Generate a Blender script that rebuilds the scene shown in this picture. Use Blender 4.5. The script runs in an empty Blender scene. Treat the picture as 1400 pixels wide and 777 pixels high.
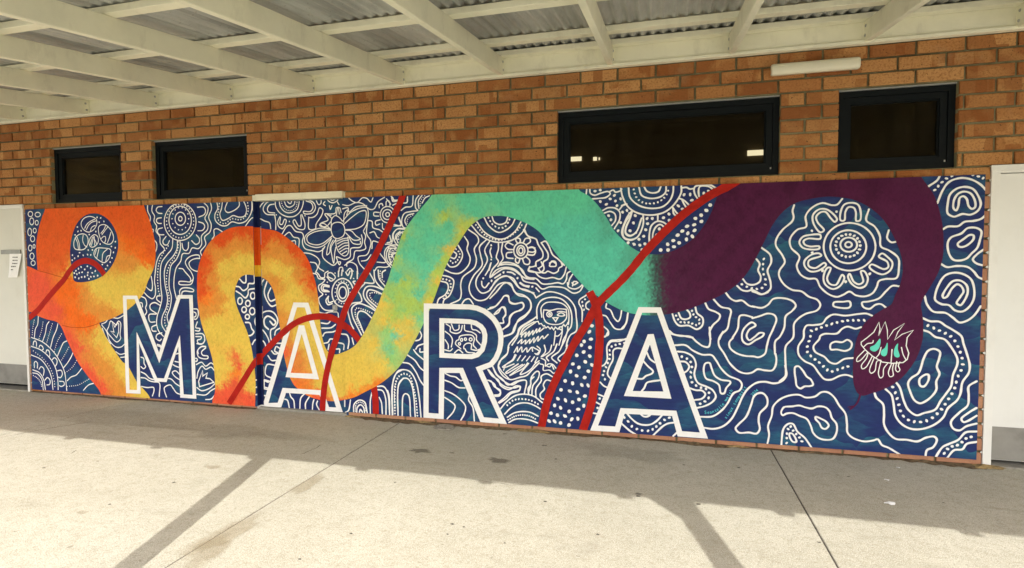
import bpy, bmesh, math, random
import numpy as np
from mathutils import Vector, Matrix, noise
from mathutils.geometry import delaunay_2d_cdt

random.seed(7)
S = bpy.context.scene
COL = S.collection

# ------------------------------------------------------------------ camera
F_PX, YAW, PITCH, ROLL, CAM_D, CAM_H = 761.769, 0.2638, -0.0420, -0.0032, 4.6016, 1.4576
def cam_axes():
    cy, sy = math.cos(YAW), math.sin(YAW)
    r = Vector((cy, sy, 0)); fw = Vector((-sy, cy, 0)); u = Vector((0, 0, 1))
    cp, sp = math.cos(PITCH), math.sin(PITCH)
    fw2 = cp * fw + sp * u; u2 = cp * u - sp * fw
    cr, sr = math.cos(ROLL), math.sin(ROLL)
    return cr * r + sr * u2, fw2, cr * u2 - sr * r
AX_R, AX_F, AX_U = cam_axes()
CAM = Vector((0, -CAM_D, CAM_H))
cd = bpy.data.cameras.new('camera'); cam = bpy.data.objects.new('camera', cd); COL.objects.link(cam)
cd.sensor_width = 36; cd.lens = 36 * F_PX / 1400; cd.clip_start = 0.05; cd.clip_end = 2000
m = Matrix((AX_R, AX_U, -AX_F)).transposed().to_4x4(); m.translation = CAM
cam.matrix_world = m
S.camera = cam

# ------------------------------------------------------------------ sky, sun, exposure
SUN_TRAVEL = Vector((-0.291, 1.04, -1.0)).normalized()
TO_SUN = -SUN_TRAVEL
w = bpy.data.worlds.new('World'); S.world = w; w.use_nodes = True
wn = w.node_tree.nodes; wn.clear()
wo = wn.new('ShaderNodeOutputWorld'); bg = wn.new('ShaderNodeBackground'); sky = wn.new('ShaderNodeTexSky')
sky.sky_type = 'NISHITA'; sky.sun_disc = False
sky.sun_elevation = math.asin(TO_SUN.z); sky.sun_rotation = math.atan2(TO_SUN.x, TO_SUN.y)
sky.dust_density = 3.5; sky.ozone_density = 0.8; sky.air_density = 1.0
bg.inputs['Strength'].default_value = 0.15
w.node_tree.links.new(sky.outputs[0], bg.inputs[0]); w.node_tree.links.new(bg.outputs[0], wo.inputs[0])
sd = bpy.data.lights.new('sun', 'SUN'); sd.energy = 2.0; sd.angle = math.radians(0.53); sd.color = (1.0, 0.98, 0.93)
sun = bpy.data.objects.new('sun', sd); COL.objects.link(sun)
sun.rotation_euler = SUN_TRAVEL.to_track_quat('-Z', 'Y').to_euler(); sun.location = (3, -12, 14)
S.view_settings.view_transform = 'Standard'; S.view_settings.look = 'None'
S.view_settings.exposure = 1.34; S.view_settings.gamma = 1.0
S.cycles.max_bounces = 10; S.cycles.diffuse_bounces = 7; S.cycles.transparent_max_bounces = 12

# ------------------------------------------------------------------ helpers
def ray(x, y):
    return AX_F + AX_R * ((x - 700) / F_PX) + AX_U * ((388.5 - y) / F_PX)
def on_wall(x, y, Y=0.0):            # photo pixel -> point on the plane y = Y
    d = ray(x, y); return CAM + d * ((Y + CAM_D) / d.y)
def on_ground(x, y, z=0.0):
    d = ray(x, y); return CAM + d * ((z - CAM_H) / d.z)
def lin(r, g, b, k=1.0):
    def f(c):
        c /= 255.0
        return (c / 12.92 if c <= 0.04045 else ((c + 0.055) / 1.055) ** 2.4) * k
    return (f(r), f(g), f(b))

def tag(o, label=None, cat=None, group=None, kind=None):
    if label: o['label'] = label
    if cat: o['category'] = cat
    if group: o['group'] = group
    if kind: o['kind'] = kind
    return o
def link(name, me, mat=None, parent=None):
    o = bpy.data.objects.new(name, me); COL.objects.link(o)
    if mat is not None and me is not None and not me.materials: me.materials.append(mat)
    if parent is not None: o.parent = parent
    return o
def empty(name, loc=(0, 0, 0)):
    o = bpy.data.objects.new(name, None); COL.objects.link(o); o.location = loc; o.empty_display_size = 0.1
    return o
def put(name, me, mat, parent=None):
    """mesh given in world coordinates, parented to an empty that may sit anywhere"""
    o = link(name, me, mat, parent)
    if parent is not None:
        p = parent; off = Vector((0, 0, 0))
        while p is not None: off += p.location; p = p.parent
        o.location = -off
    return o

class MB:
    def __init__(s): s.v = []; s.f = []; s.c = []
    def quad(s, *p):
        n = len(s.v); s.v += [tuple(q) for q in p]; s.f.append(tuple(range(n, n + len(p))))
    def box(s, x0, x1, y0, y1, z0, z1, skip=''):
        n = len(s.v)
        s.v += [(x0, y0, z0), (x1, y0, z0), (x1, y1, z0), (x0, y1, z0), (x0, y0, z1), (x1, y0, z1), (x1, y1, z1), (x0, y1, z1)]
        for k, f in (('b', (0, 3, 2, 1)), ('t', (4, 5, 6, 7)), ('f', (0, 1, 5, 4)), ('r', (1, 2, 6, 5)), ('k', (2, 3, 7, 6)), ('l', (3, 0, 4, 7))):
            if k not in skip: s.f.append(tuple(n + i for i in f))
    def cbox(s, x0, x1, y0, y1, z0, z1, c=0.003):
        """box with all twelve edges chamfered"""
        xs, ys, zs = (x0, x1), (y0, y1), (z0, z1); sg = (1, -1); idx = {}
        for i in (0, 1):
            for j in (0, 1):
                for k in (0, 1):
                    X, Y, Z = xs[i], ys[j], zs[k]; dx, dy, dz = c * sg[i], c * sg[j], c * sg[k]
                    for a, p in enumerate(((X, Y + dy, Z + dz), (X + dx, Y, Z + dz), (X + dx, Y + dy, Z))):
                        idx[(i, j, k, a)] = len(s.v); s.v.append(p)
        def add(*ks): s.f.append(tuple(idx[k] for k in ks))
        for i in (0, 1):
            q = [(i, 0, 0, 0), (i, 1, 0, 0), (i, 1, 1, 0), (i, 0, 1, 0)]; add(*(q if i else q[::-1]))
            q = [(0, i, 0, 1), (0, i, 1, 1), (1, i, 1, 1), (1, i, 0, 1)]; add(*(q if i else q[::-1]))
            q = [(0, 0, i, 2), (1, 0, i, 2), (1, 1, i, 2), (0, 1, i, 2)]; add(*(q if i else q[::-1]))
        for i in (0, 1):
            for j in (0, 1):
                add((i, j, 0, 0), (i, j, 1, 0), (i, j, 1, 1), (i, j, 0, 1))
                add((i, 0, j, 0), (i, 1, j, 0), (i, 1, j, 2), (i, 0, j, 2))
                add((0, i, j, 1), (1, i, j, 1), (1, i, j, 2), (0, i, j, 2))
        for i in (0, 1):
            for j in (0, 1):
                for k in (0, 1): add((i, j, k, 0), (i, j, k, 1), (i, j, k, 2))
    def ring(s, x0, x1, z0, z1, wd, y0, y1, wb=None):
        """rectangular frame in the xz plane, y0 is the front"""
        wb = wb or wd
        s.box(x0, x1, y0, y1, z1 - wd, z1); s.box(x0, x1, y0, y1, z0, z0 + wb)
        s.box(x0, x0 + wd, y0 + .0008, y1, z0 + wb, z1 - wd, 'bt'); s.box(x1 - wd, x1, y0 + .0008, y1, z0 + wb, z1 - wd, 'bt')
    def mesh(s, name, recalc=True):
        me = bpy.data.meshes.new(name); me.from_pydata(s.v, [], s.f)
        if recalc:
            b = bmesh.new(); b.from_mesh(me); bmesh.ops.recalc_face_normals(b, faces=b.faces); b.to_mesh(me); b.free()
        me.update(); return me

# ------------------------------------------------------------------ materials
def mat(name):
    M = bpy.data.materials.new(name); M.use_nodes = True
    nt = M.node_tree; b = nt.nodes['Principled BSDF']
    return M, nt, b
def N(nt, t, **kw):
    n = nt.nodes.new(t)
    for k, v in kw.items():
        if k == 'inp':
            for a, c in v.items(): n.inputs[a].default_value = c
        else: setattr(n, k, v)
    return n
def L(nt, a, b): nt.links.new(a, b)
def ramp(nt, src, stops):
    r = N(nt, 'ShaderNodeValToRGB'); e = r.color_ramp.elements
    while len(e) < len(stops): e.new(0.5)
    for i, (p, c) in enumerate(stops):
        e[i].position = p; e[i].color = (c[0], c[1], c[2], 1) if hasattr(c, '__len__') else (c, c, c, 1)
    L(nt, src, r.inputs[0]); return r.outputs[0]
def mixc(nt, fac, a, b, mode='MIX'):
    n = N(nt, 'ShaderNodeMix', data_type='RGBA', blend_type=mode)
    for s, v in ((n.inputs[0], fac), (n.inputs[6], a), (n.inputs[7], b)):
        if hasattr(v, 'is_linked') or hasattr(v, 'links'): L(nt, v, s)
        elif hasattr(v, '__len__'): s.default_value = (*v[:3], 1)
        else: s.default_value = v
    return n.outputs[2]
def math_(nt, op, a, b=0.0, c=None):
    n = N(nt, 'ShaderNodeMath', operation=op)
    for i, v in enumerate((a, b) if c is None else (a, b, c)):
        if hasattr(v, 'links'): L(nt, v, n.inputs[i])
        else: n.inputs[i].default_value = v
    return n.outputs[0]
def noise_(nt, vec, scale, detail=4, rough=0.55, dist=0.0):
    n = N(nt, 'ShaderNodeTexNoise', inp={'Scale': scale, 'Detail': detail, 'Roughness': rough, 'Distortion': dist})
    if vec is not None: L(nt, vec, n.inputs['Vector'])
    return n.outputs[0]
def pos(nt, sc=(1, 1, 1)):
    g = N(nt, 'ShaderNodeNewGeometry'); mp = N(nt, 'ShaderNodeMapping'); mp.inputs['Scale'].default_value = sc
    L(nt, g.outputs['Position'], mp.inputs['Vector']); return mp.outputs[0]
def bump(nt, b, h, strength=0.3, dist=0.004):
    n = N(nt, 'ShaderNodeBump', inp={'Strength': strength, 'Distance': dist}); L(nt, h, n.inputs['Height']); L(nt, n.outputs[0], b.inputs['Normal'])

def plain(name, c, rough=0.6, var=0.12, sc=9.0, metallic=0.0, fine=120.0, bmp=0.08, dirt=None):
    M, nt, b = mat(name); p = pos(nt)
    n1 = noise_(nt, p, sc, 6, 0.62); n2 = noise_(nt, p, fine, 2)
    dark = tuple(x * (1 - 2 * var) for x in c); lite = tuple(min(1, x * (1 + var)) for x in c)
    col = ramp(nt, n1, [(0.3, dark), (0.52, c), (0.75, lite)])
    if dirt:
        nd = noise_(nt, pos(nt, (2.3, 2.3, 1.1)), 3.0, 8, 0.7)
        col = mixc(nt, ramp(nt, nd, [(0.55, 0.0), (0.78, dirt[1])]), col, dirt[0])
    L(nt, col, b.inputs['Base Color']); b.inputs['Roughness'].default_value = rough; b.inputs['Metallic'].default_value = metallic
    bump(nt, b, n2, bmp, 0.002)
    return M

M_CREAM = plain('cream_painted_timber', (0.80, 0.785, 0.61), 0.6, 0.05, 3.0, fine=60, bmp=0.12, dirt=((0.30, 0.27, 0.19), 0.35))
M_WHITE_DOOR = plain('white_door_paint', (0.76, 0.765, 0.73), 0.45, 0.025, 2.0, fine=90, bmp=0.05, dirt=((0.5, 0.48, 0.41), 0.15))
M_CREAM_DOOR = plain('cream_door_paint', (0.67, 0.67, 0.60), 0.45, 0.03, 2.0, fine=90, bmp=0.05, dirt=((0.45, 0.42, 0.33), 0.25))
M_FRAME_WHITE = plain('white_frame_gloss', (0.78, 0.78, 0.74), 0.4, 0.03, 4.0, bmp=0.05, dirt=((0.45, 0.42, 0.34), 0.2))
M_KICK = plain('brushed_steel_kickplate', (0.27, 0.265, 0.245), 0.42, 0.16, 5.0, metallic=0.35, bmp=0.1)
M_STEEL = plain('dull_steel', (0.33, 0.33, 0.30), 0.4, 0.1, 12, metallic=0.6)
M_WINFRAME = plain('black_window_frame', (0.006, 0.0085, 0.0095), 0.5, 0.12, 6, bmp=0.04)
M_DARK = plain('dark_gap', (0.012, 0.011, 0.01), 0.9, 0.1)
M_WINFRAME.node_tree.nodes['Principled BSDF'].inputs['Specular IOR Level'].default_value = 0.12
M_ALU = plain('aluminium_drip', (0.42, 0.42, 0.4), 0.4, 0.06, metallic=0.5)
M_DIFF = plain('opal_light_cover', (0.74, 0.71, 0.55), 0.35, 0.03, 5, bmp=0.03)
M_PAPER = plain('white_paper', (0.88, 0.885, 0.88), 0.7, 0.02, 20, bmp=0.05)
M_INK = plain('black_ink', (0.05, 0.05, 0.055), 0.7, 0.1)
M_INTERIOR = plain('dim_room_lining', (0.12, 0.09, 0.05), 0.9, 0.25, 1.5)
M_STEP = plain('grey_door_sill_concrete', (0.30, 0.285, 0.24), 0.9, 0.15, 14, fine=200, bmp=0.5)
M_POST = plain('cream_post', (0.55, 0.54, 0.45), 0.5, 0.05)
M_DIRT = plain('brown_grit', (0.15, 0.105, 0.055), 0.95, 0.35, 30, fine=300, bmp=0.8)
M_SAND = plain('ochre_grit', (0.30, 0.21, 0.09), 0.95, 0.3, 30, fine=300, bmp=0.8)
M_JOINT = plain('tarry_joint_filler', (0.075, 0.06, 0.05), 0.9, 0.3, 40)
M_IRON = plain('cement_crusted_iron', (0.26, 0.235, 0.19), 0.7, 0.3, 40, bmp=0.4)

def corrugated():
    M, nt, b = mat('weathered_galvanised_sheet')
    p = pos(nt, (1, 0.25, 1)); n1 = noise_(nt, p, 5, 7, 0.65); n2 = noise_(nt, pos(nt), 45, 3)
    col = ramp(nt, n1, [(0.3, (0.33, 0.34, 0.32)), (0.55, (0.48, 0.49, 0.465)), (0.75, (0.57, 0.58, 0.555))])
    col = mixc(nt, ramp(nt, n2, [(0.62, 0.0), (0.72, 0.5)]), col, (0.24, 0.23, 0.19))
    run = noise_(nt, pos(nt, (24, 0.5, 1)), 1.0, 5, 0.7); lap = noise_(nt, pos(nt, (2.2, 0.15, 1)), 1.0, 3, 0.6)   # water runs along the ribs, patchier sheets
    col = mixc(nt, 1.0, col, ramp(nt, run, [(0.34, 0.82), (0.5, 1.0), (0.7, 1.05)]), 'MULTIPLY')
    col = mixc(nt, 1.0, col, ramp(nt, lap, [(0.36, 0.72), (0.5, 1.0), (0.65, 1.08)]), 'MULTIPLY')
    L(nt, col, b.inputs['Base Color']); b.inputs['Roughness'].default_value = 0.5; b.inputs['Metallic'].default_value = 0.1
    return M
M_SHEET = corrugated()

def brick_mat(name='fired_clay_brick', pale=0.0):
    M, nt, b = mat(name)
    oi = N(nt, 'ShaderNodeObjectInfo'); at = N(nt, 'ShaderNodeAttribute', attribute_name='rnd')
    rnd = math_(nt, 'FRACT', math_(nt, 'ADD', oi.outputs['Random'], at.outputs['Fac']))
    base = ramp(nt, rnd, [(0.0, (0.29, 0.112, 0.038)), (0.16, (0.37, 0.158, 0.055)), (0.36, (0.445, 0.212, 0.076)), (0.58, (0.515, 0.268, 0.104)), (0.74, (0.395, 0.168, 0.058)), (0.9, (0.255, 0.092, 0.031)), (1.0, (0.475, 0.245, 0.094))])
    p = pos(nt)
    # soft firing bands: squarish darker or paler patches along a brick
    off = N(nt, 'ShaderNodeCombineXYZ'); L(nt, math_(nt, 'MULTIPLY', rnd, 37.0), off.inputs[0])
    va = N(nt, 'ShaderNodeVectorMath', operation='ADD'); L(nt, p, va.inputs[0]); L(nt, off.outputs[0], va.inputs[1])
    band = noise_(nt, va.outputs[0], 6.5, 2, 0.4, 0.3)
    bm = N(nt, 'ShaderNodeMapping'); bm.inputs['Scale'].default_value = (9, 1, 2.0); L(nt, va.outputs[0], bm.inputs[0])
    blk = N(nt, 'ShaderNodeTexVoronoi', feature='F1', distance='CHEBYCHEV', inp={'Scale': 1.0, 'Randomness': 0.55}); L(nt, bm.outputs[0], blk.inputs['Vector'])
    blkf = ramp(nt, blk.outputs['Color'], [(0.66, 0.0), (0.72, 0.62)])
    col = mixc(nt, blkf, base, (0.255, 0.084, 0.024))
    col = mixc(nt, ramp(nt, band, [(0.52, 0.0), (0.68, 0.34)]), col, (0.60, 0.34, 0.13))
    fine = noise_(nt, p, 70, 5, 0.7)
    col = mixc(nt, ramp(nt, fine, [(0.36, 0.6), (0.52, 0.0)]), col, (0.19, 0.078, 0.026))
    spk = noise_(nt, p, 55, 1, 0.4)
    col = mixc(nt, ramp(nt, spk, [(0.715, 0.0), (0.74, 0.85)]), col, (0.035, 0.02, 0.015))
    eff = noise_(nt, p, 3.0, 6, 0.7)
    col = mixc(nt, ramp(nt, eff, [(0.58, 0.0), (0.8, 0.28)]), col, (0.48, 0.37, 0.23))
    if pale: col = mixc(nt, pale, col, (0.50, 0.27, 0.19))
    L(nt, col, b.inputs['Base Color']); b.inputs['Roughness'].default_value = 0.9; b.inputs['Specular IOR Level'].default_value = 0.1
    bump(nt, b, math_(nt, 'ADD', fine, math_(nt, 'MULTIPLY', noise_(nt, p, 24, 4, 0.6), 1.4)), 0.55, 0.005)
    return M
M_BRICK = brick_mat(); M_BRICK_PINK = brick_mat('ground_lit_pink_brick', 0.55)  # same brick mixed pinker: light on the low courses put into the colour
def mortar_mat():
    M, nt, b = mat('sandy_mortar'); p = pos(nt)
    col = ramp(nt, math_(nt, 'MULTIPLY_ADD', noise_(nt, p, 1.1, 3, 0.5), 0.6, math_(nt, 'MULTIPLY', noise_(nt, p, 16, 7, 0.7), 0.42)), [(0.36, (0.085, 0.068, 0.03)), (0.52, (0.19, 0.17, 0.085)), (0.74, (0.36, 0.33, 0.18))])
    L(nt, col, b.inputs['Base Color']); b.inputs['Roughness'].default_value = 0.95
    bump(nt, b, noise_(nt, p, 130, 4, 0.7), 0.8, 0.006); return M
M_MORTAR = mortar_mat()

def concrete_mat():
    M, nt, b = mat('broomed_concrete'); p = pos(nt)
    big = noise_(nt, p, 0.9, 7, 0.62, 0.4); mid = noise_(nt, p, 9, 6, 0.7); fin = noise_(nt, p, 62, 4, 0.75); vf = noise_(nt, p, 190, 3, 0.7)
    col = ramp(nt, big, [(0.28, (0.445, 0.42, 0.335)), (0.5, (0.515, 0.487, 0.395)), (0.72, (0.565, 0.538, 0.445))])
    col = mixc(nt, ramp(nt, mid, [(0.3, 0.40), (0.55, 0.0)]), col, (0.33, 0.295, 0.215))
    col = mixc(nt, ramp(nt, fin, [(0.34, 0.62), (0.5, 0.0)]), col, (0.26, 0.24, 0.18))
    col = mixc(nt, ramp(nt, vf, [(0.36, 0.7), (0.5, 0.0)]), col, (0.27, 0.245, 0.185))
    col = mixc(nt, ramp(nt, vf, [(0.53, 0.0), (0.66, 0.85)]), col, (0.74, 0.70, 0.61))
    mo = noise_(nt, p, 24, 7, 0.78, 0.5)
    col = mixc(nt, ramp(nt, mo, [(0.34, 0.45), (0.5, 0.0)]), col, (0.29, 0.25, 0.175))
    # brown rust stains and grimy tracks with a shape of their own
    st = noise_(nt, pos(nt, (0.55, 2.4, 1)), 1.3, 8, 0.72, 0.8)
    col = mixc(nt, ramp(nt, st, [(0.58, 0.0), (0.76, 0.45)]), col, (0.215, 0.185, 0.13))
    sp = noise_(nt, p, 17, 3, 0.5)
    col = mixc(nt, ramp(nt, sp, [(0.70, 0.0), (0.76, 0.55)]), col, (0.17, 0.145, 0.1))
    L(nt, col, b.inputs['Base Color']); b.inputs['Roughness'].default_value = 0.9; b.inputs['Specular IOR Level'].default_value = 0.065
    bump(nt, b, math_(nt, 'ADD', fin, math_(nt, 'MULTIPLY', vf, 0.7)), 0.8, 0.006)
    return M
M_CONC = concrete_mat()

def glass_mat():
    M, nt, b = mat('dark_tinted_glass'); nt.nodes.remove(b)
    o = nt.nodes['Material Output']
    tr = N(nt, 'ShaderNodeBsdfTransparent'); tr.inputs[0].default_value = (0.42, 0.37, 0.28, 1)
    gl = N(nt, 'ShaderNodeBsdfGlossy', inp={'Roughness': 0.07}); gl.inputs[0].default_value = (0.75, 0.7, 0.6, 1)
    fr = N(nt, 'ShaderNodeFresnel', inp={'IOR': 1.25}); mx = N(nt, 'ShaderNodeMixShader')
    df = N(nt, 'ShaderNodeBsdfDiffuse'); df.inputs[0].default_value = (0.30, 0.22, 0.09, 1); mx2 = N(nt, 'ShaderNodeMixShader')   # film of dust on the pane
    L(nt, ramp(nt, noise_(nt, pos(nt, (7, 1, 1.2)), 1.4, 6, 0.7), [(0.3, 0.010), (0.6, 0.032), (0.75, 0.06)]), mx2.inputs[0])
    L(nt, fr.outputs[0], mx.inputs[0]); L(nt, tr.outputs[0], mx.inputs[1]); L(nt, gl.outputs[0], mx.inputs[2])
    L(nt, mx.outputs[0], mx2.inputs[1]); L(nt, df.outputs[0], mx2.inputs[2]); L(nt, mx2.outputs[0], o.inputs[0])
    return M
M_GLASS = glass_mat()
def emit_mat():
    M, nt, b = mat('daylit_far_window'); b.inputs['Emission Color'].default_value = (0.82, 0.92, 1.0, 1); b.inputs['Emission Strength'].default_value = 2.6
    return M
M_EMIT = emit_mat()

# paint: colour comes from a colour attribute, thinly brushed
def paint_attr():
    M, nt, b = mat('brushed_mural_paint'); at = N(nt, 'ShaderNodeAttribute', attribute_name='Col'); p = pos(nt)
    n = noise_(nt, pos(nt, (1.6, 1, 1.0)), 34, 6, 0.75, 0.6); n2 = noise_(nt, p, 7, 6, 0.7)
    col = mixc(nt, 1.0, at.outputs['Color'], ramp(nt, n, [(0.3, 0.76), (0.5, 1.0), (0.75, 1.12)]), 'MULTIPLY')
    col = mixc(nt, 1.0, col, ramp(nt, n2, [(0.3, 0.88), (0.55, 1.0), (0.8, 1.06)]), 'MULTIPLY')
    L(nt, col, b.inputs['Base Color']); b.inputs['Roughness'].default_value = 0.5
    b.inputs['Specular IOR Level'].default_value = 0.06; bump(nt, b, n, 0.1, 0.002); return M
M_PAINT = paint_attr()
def flat_paint(name, c, var=0.06):
    M = plain(name, c, 0.55, var, 14, fine=80, bmp=0.1); M.node_tree.nodes['Principled BSDF'].inputs['Specular IOR Level'].default_value = 0.06; return M
WHITE = (0.86, 0.86, 0.84)
M_WPAINT = flat_paint('white_mural_paint', WHITE, 0.03)
M_RED = flat_paint('red_mural_paint', lin(172, 38, 30), 0.12)
M_TEAR = flat_paint('mint_mural_paint', lin(105, 222, 200, 0.95))
M_PURP = flat_paint('plum_mural_paint', lin(84, 32, 68), 0.1)
M_CYAN = flat_paint('pale_cyan_signature_paint', lin(95, 205, 215))
def blue_mat():
    M, nt, b = mat('deep_blue_wash_paint'); p = pos(nt)
    sep = N(nt, 'ShaderNodeSeparateXYZ'); L(nt, p, sep.inputs[0])
    wav = noise_(nt, pos(nt, (0.9, 1, 0.35)), 1.5, 3, 0.5)
    def hills(freq, amp, ph):
        v = math_(nt, 'FRACT', math_(nt, 'ADD', math_(nt, 'MULTIPLY_ADD', sep.outputs[2], freq, ph), math_(nt, 'MULTIPLY', wav, amp)))
        return math_(nt, 'POWER', v, 1.4)
    mask = ramp(nt, noise_(nt, pos(nt, (0.7, 1, 1.6)), 2.3, 3), [(0.43, 0.0), (0.59, 0.85)])
    mask2 = ramp(nt, noise_(nt, pos(nt, (0.8, 1, 1.3)), 3.1, 3), [(0.49, 0.0), (0.64, 0.6)])
    tint = math_(nt, 'MULTIPLY', hills(3.1, 4.5, 0.2), mask); tint2 = math_(nt, 'MULTIPLY', hills(4.7, -5.0, 0.55), mask2)
    f = math_(nt, 'MINIMUM', math_(nt, 'ADD', tint, tint2), 0.95)
    br = noise_(nt, pos(nt, (1.0, 1, 3.5)), 13, 5, 0.7)
    f = math_(nt, 'MULTIPLY', f, ramp(nt, br, [(0.3, 0.45), (0.65, 1.0)]))
    drip = noise_(nt, pos(nt, (30, 1, 0.9)), 1.0, 3, 0.6)
    f = math_(nt, 'ADD', f, math_(nt, 'MULTIPLY', ramp(nt, drip, [(0.66, 0.0), (0.73, 0.22)]), ramp(nt, wav, [(0.5, 0.0), (0.6, 1.0)])))
    col = mixc(nt, f, lin(43, 54, 104), lin(50, 108, 128))
    col = mixc(nt, 1.0, col, ramp(nt, br, [(0.3, 0.84), (0.6, 1.0), (0.8, 1.1)]), 'MULTIPLY')
    L(nt, col, b.inputs['Base Color']); b.inputs['Roughness'].default_value = 0.5
    b.inputs['Specular IOR Level'].default_value = 0.06; bump(nt, b, br, 0.08, 0.002); return M
M_BLUE = blue_mat()
# ------------------------------------------------------------------ ground
JOINTS = [-14.65, -11.56, -8.47, -5.375, -2.28, 0.815, 3.905, 7.0, 10.1]
mb = MB(); mb.box(-400, 400, -400, 60, -0.6, -0.03)
tag(put('ground', mb.mesh('ground'), M_CONC), kind='structure')
pave = empty('pavement', (0, -4, 0)); tag(pave, kind='structure')
for a, b_ in zip(JOINTS[:-1], JOINTS[1:]):
    mb = MB(); mb.cbox(a + .0045, b_ - .0045, -14, 0.10, -0.12, 0.0, 0.003)
    put('concrete_slab', mb.mesh('concrete_slab'), M_CONC, pave)
    mb = MB(); mb.box(b_ - .0043, b_ + .0043, -14, 0.09, -0.12, -0.0045)
    put('joint_filler', mb.mesh('joint_filler'), M_JOINT, pave)

def blob(name, cx, cy, rx, ry, z, m, parent, n=30, irr=0.25, seed=0, h=0.0):
    rr = random.Random(seed); mb = MB(); ph = rr.random() * 50; val = []
    for r in (1.0, .8, .6, .4, .2, .02):
        for i in range(n):
            a = 2 * math.pi * i / n; k = r * (1 + irr * noise.noise((math.cos(a) * 1.4 + ph, math.sin(a) * 1.4, ph)) * 1.5 + irr * .35 * noise.noise((math.cos(a) * 5 + ph, math.sin(a) * 5, 1)))
            mb.v.append((cx + math.cos(a) * k * rx, cy + math.sin(a) * k * ry, z + h * (1 - r) ** .7)); val.append(1 - r)
    for q in range(5):
        for i in range(n): mb.f.append((q * n + i, q * n + (i + 1) % n, (q + 1) * n + (i + 1) % n, (q + 1) * n + i))
    mb.f.append(tuple(5 * n + i for i in range(n)))
    me = mb.mesh(name); a_ = me.attributes.new('soft', 'FLOAT', 'POINT'); a_.data.foreach_set('value', val)
    return put(name, me, m, parent)
def stain_mat(name, c, f):
    M, nt, b = mat(name); b.inputs['Base Color'].default_value = (*c, 1); b.inputs['Roughness'].default_value = 0.85
    tr = N(nt, 'ShaderNodeBsdfTransparent'); mx = N(nt, 'ShaderNodeMixShader'); o = nt.nodes['Material Output']
    at = N(nt, 'ShaderNodeAttribute', attribute_name='soft')
    s = math_(nt, 'ADD', at.outputs['Fac'], math_(nt, 'MULTIPLY', math_(nt, 'SUBTRACT', noise_(nt, pos(nt), 22, 6, 0.75), 0.5), 0.55))
    L(nt, ramp(nt, s, [(0.12, 0.0), (0.45, f)]), mx.inputs[0])
    L(nt, tr.outputs[0], mx.inputs[1]); L(nt, b.outputs[0], mx.inputs[2]); L(nt, mx.outputs[0], o.inputs[0]); return M
M_STAIN = stain_mat('oily_floor_stain', (0.19, 0.165, 0.12), 0.55)
M_GRIME = stain_mat('dried_puddle_grime', (0.20, 0.175, 0.125), 0.15)
M_RUST = stain_mat('faint_rust_wash', (0.34, 0.27, 0.16), 0.30)
for i, (x, y, rx, ry, mm) in enumerate([(574, 617, .10, .055, M_STAIN), (681, 630, .105, .065, M_STAIN), (618, 620, .025, .012, M_STAIN), (744, 610, .035, .02, M_STAIN), (690, 594, .03, .015, M_STAIN),
        (320, 590, .9, .22, M_GRIME), (150, 572, 1.0, .25, M_GRIME), (860, 620, .5, .2, M_GRIME), (290, 640, .09, .04, M_RUST), (112, 702, .05, .03, M_RUST), (955, 690, .018, .01, M_STAIN), (873, 677, .03, .02, M_STAIN), (310, 735, .13, .40, M_RUST), (420, 664, .09, .22, M_RUST), (290, 745, .07, .1, M_RUST)]):
    p = on_ground(x, y); blob('stain', p.x, p.y, rx, ry, 0.0030 + 0.0004 * i, mm, pave, seed=i, irr=.45)
def dirt_strip(name, x0, x1, w0, m, seed):
    """loose grit lying in the corner between pavement and wall"""
    mb = MB(); n = int((x1 - x0) / 0.02); A = []
    for i in range(n + 1):
        x = x0 + (x1 - x0) * i / n
        wd = max(0.003, w0 * (0.35 + 1.1 * max(0, noise.noise((x * 2.1, seed, 0)) + .25) + 0.5 * noise.noise((x * 17, seed, 3))))
        A.append(((x, 0.03, 0.003 + wd * 0.10), (x, -wd * 0.35, 0.0025 + wd * 0.08 * (1 + .5 * noise.noise((x * 40, 1, seed)))), (x, -wd, 0.0012)))
    for p, q in zip(A, A[1:]):
        mb.quad(p[0], p[1], q[1], q[0]); mb.quad(p[1], p[2], q[2], q[1])
    return tag(put(name, mb.mesh(name), m, pave), kind='stuff')
M_GUM = stain_mat('trodden_gum_spot', (0.07, 0.06, 0.045), 0.85)
for i, (x, y, r) in enumerate(((619, 717, .012), (634, 721, .008), (612, 731, .007), (817, 731, .010), (745, 686, .012), (955, 690, .013), (540, 660, .009), (690, 743, .007), (873, 679, .012), (1120, 742, .010), (480, 730, .010), (238, 660, .014), (60, 640, .012), (150, 690, .009), (1010, 640, .012), (1160, 652, .009), (760, 628, .012), (935, 636, .010), (1290, 688, .008), (410, 765, .009))):
    p = on_ground(x, y); blob('gum_spot', p.x, p.y, r * 1.3, r, 0.0019, M_GUM, pave, n=14, seed=300 + i, irr=.4)
M_CRACK = stain_mat('hairline_crack', (0.05, 0.042, 0.03), 0.9)
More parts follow.
